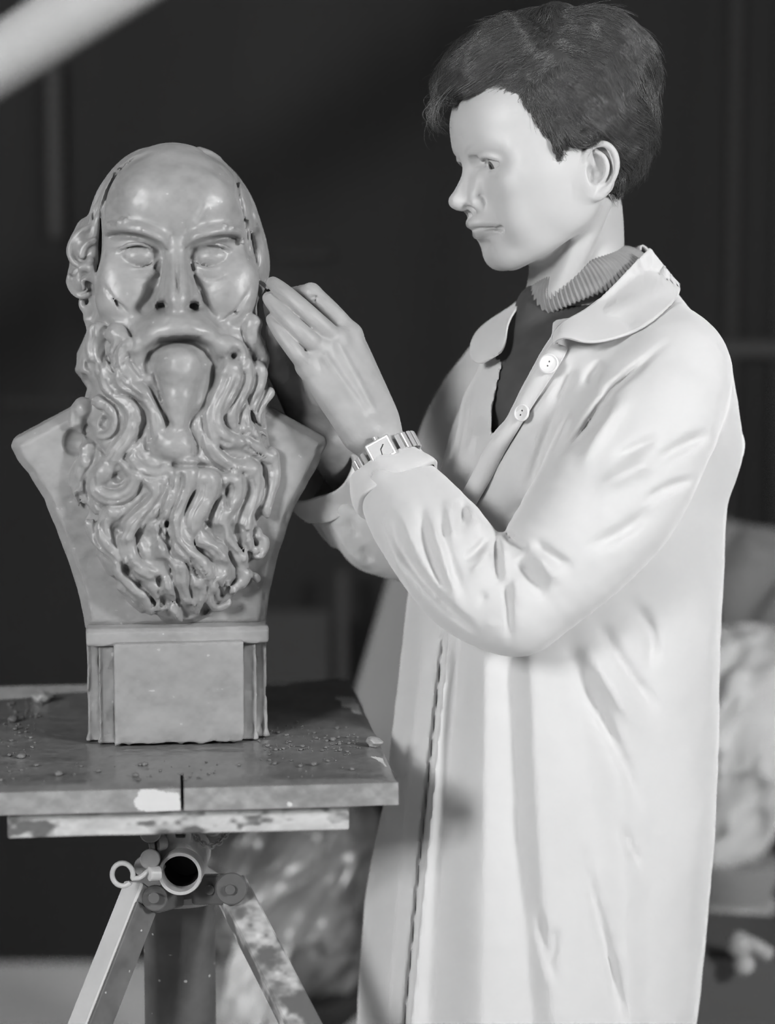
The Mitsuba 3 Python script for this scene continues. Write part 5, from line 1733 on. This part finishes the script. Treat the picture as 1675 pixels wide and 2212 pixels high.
# roll of the collar: a ribbed ring around the neck, falling to the front
nang = 420
th = np.linspace(0, 2 * np.pi, nang, endpoint=False)
cc = at(1258, 606, 2.072)
ax1 = at(1385, 546, 2.085) - at(1158, 640, 2.05)                                     # from the throat to the nape
ax1 = ax1 / np.linalg.norm(ax1)
ax2 = np.array([0.12, -1, 0.05]); ax2 -= ax1 * (ax1 @ ax2); ax2 /= np.linalg.norm(ax2)
up_ = np.cross(ax1, ax2); up_ = up_ if up_[2] > 0 else -up_
nprof = 22
ph = np.linspace(0, 2 * np.pi, nprof, endpoint=False)
ring_v = []
for t in th:
    wob = 1 + 0.05 * math.sin(3 * t + 1) + 0.04 * math.sin(5 * t)
    c = cc + ax1 * (0.0560 * math.cos(t)) + ax2 * (0.0535 * math.sin(t))
    out = ax1 * math.cos(t) + ax2 * math.sin(t)
    lobe = 0.0115 + 0.002 * math.sin(t * 2 + 0.5)
    rib = 0.0011 * math.cos(84 * t)
    for a in ph:
        x, z = math.cos(a), math.sin(a)
        r1, r2 = lobe * wob + rib, (0.0175 * wob + rib)
        ring_v.append(c + out * (r1 * x - 0.006 * z) + up_ * (r2 * z * 0.9 - 0.005 * x))
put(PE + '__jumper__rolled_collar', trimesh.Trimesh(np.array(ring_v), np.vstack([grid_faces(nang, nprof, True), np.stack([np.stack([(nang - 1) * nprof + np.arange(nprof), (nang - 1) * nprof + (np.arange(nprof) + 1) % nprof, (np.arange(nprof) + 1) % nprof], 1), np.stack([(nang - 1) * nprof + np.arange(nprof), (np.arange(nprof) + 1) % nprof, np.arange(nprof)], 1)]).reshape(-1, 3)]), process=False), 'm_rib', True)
label(PE + '__jumper__rolled_collar', 'ribbed rolled collar')

# coat collar: two flat rounded flaps
CO = Caster(cm)


def flap(inner, outer, lift_in, lift_out, sag, nu=24, nv=60, thick=0.0022):
    a, b = spline(np.array(inner, float), nv), spline(np.array(outer, float), nv)
    G = np.zeros((nu, nv, 3))
    for j in range(nv):
        for i in range(nu):
            t = i / (nu - 1)
            x, y = a[j, 0] + (b[j, 0] - a[j, 0]) * t, a[j, 1] + (b[j, 1] - a[j, 1]) * t
            d = a[j, 2] * (1 - t) + b[j, 2] * t - sag * math.sin(math.pi * t) * (0.6 + 0.4 * math.sin(j / nv * 9))
            if lift_in:
                d = min(d, CO.depth(x, y) - (lift_in * (1 - t) + lift_out * t) - sag * math.sin(math.pi * t))
            G[i, j] = at(x, y, d)
    return solid(G, thick)


near = flap([(1405, 536, 2.075), (1360, 580, 2.030), (1310, 632, 2.000), (1260, 672, 1.975), (1212, 702, 1.955), (1196, 724, 1.950)],
            [(1468, 614, 2.045), (1466, 636, 2.01), (1436, 672, 1.975), (1388, 708, 1.950), (1320, 734, 1.928), (1255, 738, 1.922), (1212, 732, 1.930), (1196, 744, 1.936)], 0.016, 0.006, 0.006)
put(PE + '__coat__collar', near, 'm_coat', True)
rows = []
for rr, hh in ((0.066, 0.006), (0.069, 0.010), (0.074, 0.002), (0.080, -0.018), (0.084, -0.034)):      # it goes on around the nape
    rows.append([cc + ax1 * (rr * math.cos(t)) + ax2 * (rr * math.sin(t)) + up_ * hh for t in np.linspace(0.25, -1.9, 14)])
put(PE + '__coat__collar', sheet(rows, 16, 40, 0.0022), 'm_coat', True)
far = flap([(1152, 628, 2.09), (1120, 662, 2.05), (1096, 710, 2.01), (1090, 748, 1.995), (1078, 764, 1.990)],
           [(1132, 634, 2.12), (1062, 690, 2.09), (1018, 744, 2.05), (1022, 778, 2.025), (1060, 774, 2.000)], 0.014, 0.005, 0.005)
put(PE + '__coat__collar', far, 'm_coat', True)
# front edge band and buttons
edge = [(1198, 742), (1168, 786), (1130, 850), (1092, 915), (1058, 962), (1036, 1005)]
inner = [(1226, 752), (1200, 800), (1160, 860), (1120, 925), (1085, 985), (1062, 1030)]
P1 = np.vstack([CO.on(inner, 0.004), ON_TRUNK.on([(1036, 1075), (1012, 1118)], 0.004)])
edge, inner = edge + [(1008, 1058), (984, 1100)], inner + [(1036, 1075), (1012, 1118)]
band = []
for (x0, y0), (x1, y1), p in zip(edge, inner, P1):
    q = at(x0, y0, p[1] - 0.001)
    band.append([p + [0, 0.004, 0], (p + q) / 2 - [0, 0.005, 0], q, q + [0.004, 0.010, 0]])
bandm = sheet([[r[k] for r in band] for k in range(4)], 14, 60, 0.0022)
put(PE + '__coat__front_band', bandm, 'm_coat', True)
BD = Caster(bandm)


def button(px, py, y, r, tiltx):
    c = at(px, py, y)
    n = np.array([tiltx, -1, 0.25]); n /= np.linalg.norm(n)
    m = lathe([(-0.0012, 1e-4), (-0.0012, r * 0.8), (0, r), (0.0012, r * 0.98), (0.0018, r * 0.86), (0.0011, r * 0.70), (0.0009, 1e-4)], c, c + n, 40)
    k = put(PE + '__coat__button', m, 'm_button', 40)
    for s_ in (-1, 1):
        u = np.array([0.35, 0, 0.94]) * 0.0022 * s_
        put(k + '__hole', cyl(c + u + n * 0.0002, c + u + n * 0.0014, 0.0008, 10), 'm_black', 40)


mat('m_button', 0.62, 0.35, 0.5)
button(1186, 786, min(BD.depth(1186, 786), CO.depth(1186, 786)) - 0.004, 0.0098, -0.35)
button(1128, 892, min(BD.depth(1128, 892), CO.depth(1128, 892)) - 0.004, 0.0085, -0.75)
# turned-back cuffs


def cuff(p, a, r, flare, w, squash, n=96):
    u = np.cross(a, [0, 1, 0]); u /= np.linalg.norm(u); v = np.cross(a, u)
    t = np.linspace(0, 2 * np.pi, n, endpoint=False)
    rows = []
    for s_, k in ((0.006, 0.93), (w * 0.9, 1.0 + flare), (w, 1.03 + flare), (w * 0.97, 1.10 + flare), (w * 0.5, 1.17 + flare * 0.8), (0.0, 1.23), (-0.005, 1.22), (-0.006, 1.10)):
        jig = 1 + 0.05 * np.sin(3 * t + s_ * 90) + 0.03 * np.sin(7 * t + 1 + s_ * 60)
        sl = 0.006 * np.sin(2 * t + 0.6)
        rows.append(p + a * (s_ + sl[:, None]) + r * k * jig[:, None] * (np.cos(t)[:, None] * u + squash * np.sin(t)[:, None] * v))
    G = np.array(rows)
    G = PchipInterpolator(np.arange(len(rows)), G, axis=0)(np.linspace(0, len(rows) - 1, 40))
    return trimesh.Trimesh(G.reshape(-1, 3), grid_faces(40, n, True), process=False)


a = np.array(FORE[-1]) - FORE[-2]; a /= np.linalg.norm(a)
put(PE + '__coat__cuff', cuff(np.array(FORE[-1]) + a * 0.004, a, 0.036, 0.0, 0.026, 0.95), 'm_coat', True)
a = np.array(FAR[-1]) - FAR[-2]; a /= np.linalg.norm(a)
put(PE + '__coat__cuff', cuff(np.array(FAR[-1]) + a * 0.004, a, 0.036, 0.05, 0.024, 0.95), 'm_coat', True)


# ------------------------------------------------------------------ small things
# wristwatch on the near wrist
WA = at(812, 935, 1.972) - at(868, 1040, 1.955); WA /= np.linalg.norm(WA)
WC = at(836, 984, 1.961)
wn = np.array([-0.10, -1, 0.10]); wn -= WA * (WA @ wn); wn /= np.linalg.norm(wn)
wu = np.cross(wn, WA)                                           # across the wrist
wu = wu if wu[0] > 0 else -wu
mat('m_steel', 0.50, 0.25, 0.6, metallic=0.35)
mat('m_dial', 0.33, 0.35, 0.5)
WR = np.stack([wu, WA, wn], 1)


def wbox(size, c, bev=0.0006, spin=0.0):
    M = np.eye(4)
    a = math.radians(spin)
    M[:3, :3] = np.stack([wu, math.cos(a) * WA + math.sin(a) * wn, -math.sin(a) * WA + math.cos(a) * wn], 1) if spin else WR
    M[:3, 3] = c
    return hull_box(size, bev, M)


RU, RN = 0.0320, 0.0245                                          # half widths of the wrist
top = WC + wn * RN
label('wristwatch', "small rectangular metal wristwatch on the sculptor's wrist", 'watch')
put('wristwatch__case', wbox((0.0262, 0.0225, 0.0065), top + wn * 0.003, 0.0015), 'm_steel', 30)
put('wristwatch__dial', wbox((0.0205, 0.0168, 0.0010), top + wn * 0.0063, 0.0003), 'm_dial', 30)
for (u0, v0, u1, v1, r) in ((0, 0, 0.0045, 0.0035, 0.0005), (0, 0, -0.001, -0.0055, 0.0004)):
    put('wristwatch__hand', tube([top + wn * 0.0072 + wu * u0 + WA * v0, top + wn * 0.0072 + wu * u1 + WA * v1], r, 6), 'm_black', 30)
put('wristwatch__crown', cyl(top + wn * 0.003 + WA * 0.0110, top + wn * 0.003 + WA * 0.0145, 0.0024), 'm_steel', 30)
lk = []
for i in range(26):
    a = 2 * np.pi * i / 26
    if abs(math.atan2(math.sin(a - np.pi / 2), math.cos(a - np.pi / 2))) < 0.52:
        continue
    c = WC + wu * (RU + 0.0012) * math.cos(a) + wn * (RN + 0.0012) * math.sin(a)
    t = -wu * RU * math.sin(a) + wn * RN * math.cos(a); t /= np.linalg.norm(t)
    M = np.eye(4); M[:3, 0], M[:3, 1], M[:3, 2], M[:3, 3] = t, WA, np.cross(t, WA), c
    put('wristwatch__strap_link', hull_box((0.0050, 0.0165, 0.0022), 0.0007, M), 'm_steel', 30)
# the modelling tool between thumb and fingers
mat('m_tool', 0.42, 0.5, 0.4)
tp = spline([at(545, 596, 1.988), at(562, 609, 1.992), at(578, 621, 2.000), at(640, 664, 2.008)], 14)
put('modelling_tool', tube(tp, [0.0012, 0.0016, 0.0018, 0.0020, 0.0022, 0.0024, 0.0026, 0.0028, 0.0028, 0.0028, 0.0028, 0.0028, 0.0026, 0.0022], 14), 'm_tool', 40)
put('modelling_tool__ferrule', tube(tp[5:8], 0.0033, 14), 'm_black', 40)
label('modelling_tool', "thin wooden modelling tool held against the bust's ear", 'tool')
# crumbs and lumps of clay on the board
rng = np.random.default_rng(12)
cr = []


def crumb(c, r, seed):
    m = trimesh.creation.icosphere(2 if r > 0.004 else 1, 1.0)
    v = np.array(m.vertices)
    v *= (0.72 + 0.7 * meshkit.noise(v * 1.6 + seed * 3.1))[:, None] * [1, 1, 0.7]
    m.vertices = v * r + c
    return m


for i in range(520):
    if i < 300:
        u, v, r = rng.uniform(0.335, 0.50), rng.uniform(0.12, 0.40), rng.gamma(1.6, 0.0005) + 0.0004
    elif i < 440:
        u, v, r = rng.uniform(0.02, 0.118), rng.normal(0.16, 0.045), rng.gamma(1.5, 0.00045) + 0.0004
    else:
        u, v, r = rng.uniform(0.02, 0.46), rng.uniform(0.015, 0.10), rng.gamma(1.5, 0.0005) + 0.0004
    if u > 0.465 or v < 0.008 or v > 0.48:
        continue
    cr.append(crumb(board_frame(u, v, r * 0.62), min(r, 0.005), i))
pmat('m_crumb', lambda p, n, uv: mi.Color3f(0.07 + 0.10 * mikit.fbm(p.x * 150, p.y * 150, p.z * 150, 2)), 0.5, 0.4)
put('clay_crumbs', trimesh.util.concatenate(cr), 'm_crumb', True)
label('clay_crumbs', 'clay crumbs scattered over the board around the bust', 'crumbs', kind='stuff')


def board_at(px, py):
    """Point of the board's top seen at a pixel."""
    d = at(px, py, 1.0) - [0, 0, ZC]
    return np.array([0, 0, ZC]) + d * ((ZT - ZC) / d[2])


put('clay_lump', crumb(board_at(92, 1516) + [0, 0, 0.005], 0.0105, 77), 'm_clay', True)
label('clay_lump', 'clay lump near the back of the board left of the bust', 'clay lump')
put('clay_lump', crumb(board_at(814, 1612) + [-0.002, 0, 0.004], 0.0070, 78), 'm_clay', True)
label('clay_lump_001', "small clay ball on the board's right edge", 'clay lump')


# ------------------------------------------------------------------ the studio behind, out of focus
def beam_tone(p, n, uv):
    return mi.Color3f(0.42 + 0.12 * mikit.fbm(p.x * 8, p.y * 8, p.z * 8, 3))


pmat('m_beam', beam_tone, 0.85, 0.2)
a0, a1 = at(330, -85, 3.2), at(-60, 158, 3.2)
d = (a1 - a0) / np.linalg.norm(a1 - a0)
e0, e1 = a0 - d * 0.35, a1 + d * 0.9
cs = np.linspace(0, 1, 40)[:, None]
log = tube(e0 + (e1 - e0) * cs, 0.047 + 0.006 * np.sin(cs[:, 0] * 9), 24)
put('slanting_beam', log, 'm_beam', 40)
label('slanting_beam', 'pale rounded timber slanting across the top left corner', 'beam')
k = at(230, 48, 3.24) - at(230, -10, 3.24)
put('slanting_beam__batten', bar(e0 + k * 1.15, e1 + k * 1.15, 0.030, 0.03, (0, 1, 0), 0.004), 'm_batten' if 'm_batten' in scene else mat('m_batten', 0.16, 0.9, 0.2), 30)
# what holds it: a wall post at its low end, out of the picture
put('slanting_beam__post', bar(np.array([e1[0] - 0.04, e1[1] + 0.02, 0.0]), np.array([e1[0] - 0.04, e1[1] + 0.02, 2.6]), 0.09, 0.09, (0, 1, 0), 0.006), 'm_batten', 30)

# wall joinery
mat('m_panel', 0.032, 0.9, 0.2)
mat('m_rail', 0.048, 0.85, 0.2)
mat('m_board_back', 0.04, 0.9, 0.2)


def on_wall(key, x0, x1, y0, y1, m, depth=0.03, text=None):
    lo, hi = at(x0, y1, RY1), at(x1, y0, RY1)
    b = hull_box((hi[0] - lo[0], depth, hi[2] - lo[2]), 0.008)
    b.apply_translation([(lo[0] + hi[0]) / 2, RY1 - depth / 2, (lo[2] + hi[2]) / 2])
    put(key, b, m, 30)
    label(key, text, kind='structure')


on_wall('trim_1', 1540, 1612, -400, 2100, 'm_panel')
on_wall('trim_2', 1640, 1720, -400, 2100, 'm_panel')
on_wall('trim_3', 1530, 1800, 735, 772, 'm_rail', 0.05)
on_wall('trim_4', 112, 137, 140, 520, 'm_rail', 0.05)
on_wall('trim_5', 590, 720, 542, 562, 'm_panel', 0.03)
on_wall('trim_6', 0, 600, 860, 880, 'm_panel', 0.02)
# a dark canvas and a narrow stretcher leaning on the wall
def leaning(key, x0, x1, ytop, m, y0, thick, text, cat):
    t, b = at((x0 + x1) / 2, ytop, y0), None
    wdt = (x1 - x0) / FPX * y0
    foot = np.array([t[0], y0 - 0.18, 0.0])
    put(key, bar(foot + [0, 0, 0.006], t, wdt, thick, (0, 1, 0), 0.006), m, 30)
    label(key, text, cat)


leaning('dark_canvas', 560, 716, 1318, 'm_board_back', 4.05, 0.03, 'dark canvas leaning on the back wall beside the bust', 'canvas')
leaning('leaning_lath', 728, 752, 1232, 'm_rail', 4.08, 0.03, 'narrow upright lath leaning beside the dark canvas', 'lath')
# board of an easel leaning behind the coat
mat('m_easel', 0.17, 0.8, 0.3)
t0, t1 = at(935, 1195, 2.95), at(800, 1660, 2.85)
put('easel_board', bar(t1, t0, 0.105, 0.022, (0, -1, 0), 0.004), 'm_easel', 30)
label('easel_board', 'grey board leaning at a slant behind the coat front', 'board')
tp_ = at(905, 1330, 2.97)
put('easel_board__easel_leg', bar([tp_[0] + 0.02, 2.99, 0.0], tp_ + [0, 0, 0], 0.04, 0.03, (0, 1, 0), 0.004), 'm_dark', 30)


def crumpled(blobs, amp, freq, seed, k=0.05):
    def f(s):
        for c, r in blobs:
            s.ell(c, r, k)
        s.do(crease)

    def crease(s):
        i = np.flatnonzero(np.abs(s.d) < 0.06)
        p = s.P[i].astype(float) @ np.array([[0.80, 0, 0.60], [0, 1, 0], [-0.60, 0, 0.80]]) * [1.15, 1.0, 0.42]
        n1 = meshkit.noise(p * freq, seed) + 0.6 * meshkit.noise(p * freq * 2.1 + 5, seed + 1)
        s.d[i] += (np.abs(n1 - 0.8) * amp * 2.2 - amp * 0.5).astype(np.float32)
    return f


def bound(blobs, pad):
    c, r = np.array([b[0] for b in blobs]), np.array([b[1] for b in blobs])
    return (c - r).min(0) - pad, (c + r).max(0) + pad


pmat('m_wrap', lambda p, n, uv: mi.Color3f(0.60 + 0.20 * mikit.fbm(p.x * 14, p.y * 14, p.z * 14, 3)), 0.75, 0.3)
pmat('m_plastic', lambda p, n, uv: mi.Color3f(0.05 + 0.15 * mikit.smoothstep(0.35, 0.7, mikit.fbm(p.x * 9, p.y * 9, p.z * 6, 3))), 0.26, 0.8)
pmat('m_hood', lambda p, n, uv: mi.Color3f(0.16 + 0.14 * mikit.fbm(p.x * 12, p.y * 12, p.z * 12, 3)), 0.8, 0.3)
# right: a figure kept damp under white cloth, another hooded one behind it
bl = [(at(1590, 1500, 3.0), (0.095, 0.11, 0.085)), (at(1600, 1600, 3.0), (0.095, 0.10, 0.11)), (at(1570, 1720, 3.0), (0.065, 0.07, 0.10)), (at(1650, 1450, 3.02), (0.05, 0.08, 0.04))]
put('wrapped_sculpture', biggest(carve(crumpled(bl, 0.036, 17, 3), *bound(bl, 0.05), 0.006)), 'm_wrap', True)
label('wrapped_sculpture', 'small sculpture bundled in creased white cloth behind the coat back', 'sculpture')
ped = at(1575, 1830, 3.0)
mat('m_pedestal', 0.30, 0.8, 0.3)
zz = bound(bl, 0)[0][2]
put('sculpture_pedestal__post', lathe([(0, 1e-4), (0, 0.085), (0.02, 0.085), (0.05, 0.05), (zz - 0.10, 0.045), (zz - 0.06, 0.06), (zz - 0.02, 0.075), (zz + 0.004, 0.075), (zz + 0.004, 1e-4)], (ped[0], ped[1], 0), (ped[0], ped[1], 1)), 'm_pedestal', 30)
put('sculpture_pedestal__ring', tube(np.array([[ped[0] + 0.062 * math.cos(a), ped[1] + 0.062 * math.sin(a), at(0, 1950, 3.0)[2]] for a in np.linspace(0, 2 * np.pi, 40, endpoint=False)]), 0.012, 10, closed=True), 'm_cast', 40)
label('sculpture_pedestal', 'turned grey pedestal under the white wrapped sculpture', 'pedestal')
bl = [(at(1585, 1235, 3.35), (0.105, 0.10, 0.075)), (at(1640, 1300, 3.35), (0.085, 0.10, 0.085)), (at(1690, 1360, 3.30), (0.09, 0.09, 0.05))]
put('hooded_figure', biggest(carve(crumpled(bl, 0.036, 15, 13), *bound(bl, 0.05), 0.007)), 'm_hood', True)
zz = bound(bl, 0)[0][2]
put('hooded_figure__base', lathe([(0, 1e-4), (0, 0.13), (zz + 0.06, 0.09), (zz + 0.06, 1e-4)], (bl[1][0][0], 3.37, 0), (bl[1][0][0], 3.37, 1), 32), 'm_dark', 30)
label('hooded_figure', 'grey draped figure rising above the white wrapped bundle', 'sculpture')
# right foreground of the floor: a dark case with a pale clasp
cb = hull_box((0.26, 0.20, 0.42), 0.008)
cb.apply_transform(trimesh.transformations.rotation_matrix(math.radians(7), [0, 1, 0]))
cb.apply_transform(rotz(math.radians(12)))
c0 = at(1590, 2045, 2.56)
cb.apply_translation([c0[0] - 0.035, 2.67, c0[2] - cb.bounds[1][2]])
mat('m_case', 0.075, 0.6, 0.4)
put('case', cb, 'm_case', 30)
fs = cb.bounds[0][2]
if fs > 0.01:
    bs = hull_box((0.30, 0.26, fs), 0.004)
    bs.apply_translation([cb.bounds.mean(0)[0], 2.68, fs / 2])
    put('case_stool', bs, 'm_dark', 30)
    label('case_stool', 'dark low block under the case in the lower right corner', 'stool')
for px, py, r in ((1598, 2040, 0.017), (1607, 2082, 0.014)):
    b = trimesh.creation.icosphere(3, r)
    b.apply_translation(at(px, py, 2.545))
    put('case__clasp', b, 'm_cast', True)
put('case__handle', tube(spline([at(1600, 2030, 2.55), at(1630, 2042, 2.545), at(1662, 2062, 2.545)], 16), 0.010, 10), 'm_cast', 40)
label('case', 'dark grey case with a pale round clasp in the lower right corner', 'case')
# behind the stand: clay under crumpled sheeting on a low dark stool
bl = [(at(610, 1830, 3.0), (0.090, 0.10, 0.07)), (at(665, 1850, 3.0), (0.090, 0.10, 0.09)), (at(630, 1960, 3.0), (0.105, 0.11, 0.11)), (at(690, 1990, 3.0), (0.075, 0.09, 0.10)), (at(560, 1900, 3.0), (0.06, 0.08, 0.09)), (at(735, 1790, 3.0), (0.035, 0.05, 0.04))]
put('covered_clay', biggest(carve(crumpled(bl, 0.042, 17, 23), *bound(bl, 0.06), 0.006)), 'm_plastic', True)
label('covered_clay', 'heap of clay under crumpled shiny sheeting behind the stand', 'clay')
st = at(655, 2070, 3.0)
st[2] = bound(bl, 0)[0][2] + 0.004
put('low_stool__seat', lathe([(0, 1e-4), (0.0, 0.06), (0.04, 0.10), (0.06, 0.105), (0.065, 0.10), (0.065, 1e-4)], (st[0], 3.0, st[2] - 0.07), (st[0], 3.0, st[2] + 1)), 'm_dark', 30)
for a in (0.5, 2.6, 4.7):
    put('low_stool__leg', cyl((st[0] + 0.05 * math.cos(a), 3.0 + 0.05 * math.sin(a), st[2] - 0.05), (st[0] + 0.10 * math.cos(a), 3.0 + 0.10 * math.sin(a), 0.0), 0.013), 'm_dark', 30)
label('low_stool', 'dark low stool under the covered clay', 'stool')
# crumpled paper on the floor behind the post
G = np.zeros((14, 18, 3))
for i in range(14):
    for j in range(18):
        x, y = 465 + j * 7.5 + 2 * i, 2225 - i * 5.5
        p = at(x, y, 2.7)
        G[i, j] = [p[0], 2.7 + 0.012 * i, p[2] + 0.03 * meshkit.noise(np.array([i * 0.45, j * 0.4, 2.0]))]
zb = G[..., 2].min()
mat('m_paper', 0.6, 0.8, 0.3)
pk = put('paper_bag', solid(G, 0.002), 'm_paper', 30)
label('paper_bag', 'crumpled pale paper behind the foot of the stand', 'paper')
bx_ = hull_box((0.16, 0.13, zb - 0.002), 0.004)
bx_.apply_translation([G[..., 0].mean() - 0.02, 2.775, zb / 2 - 0.001])
put('paper_bag__body', bx_, 'm_paper', 30)
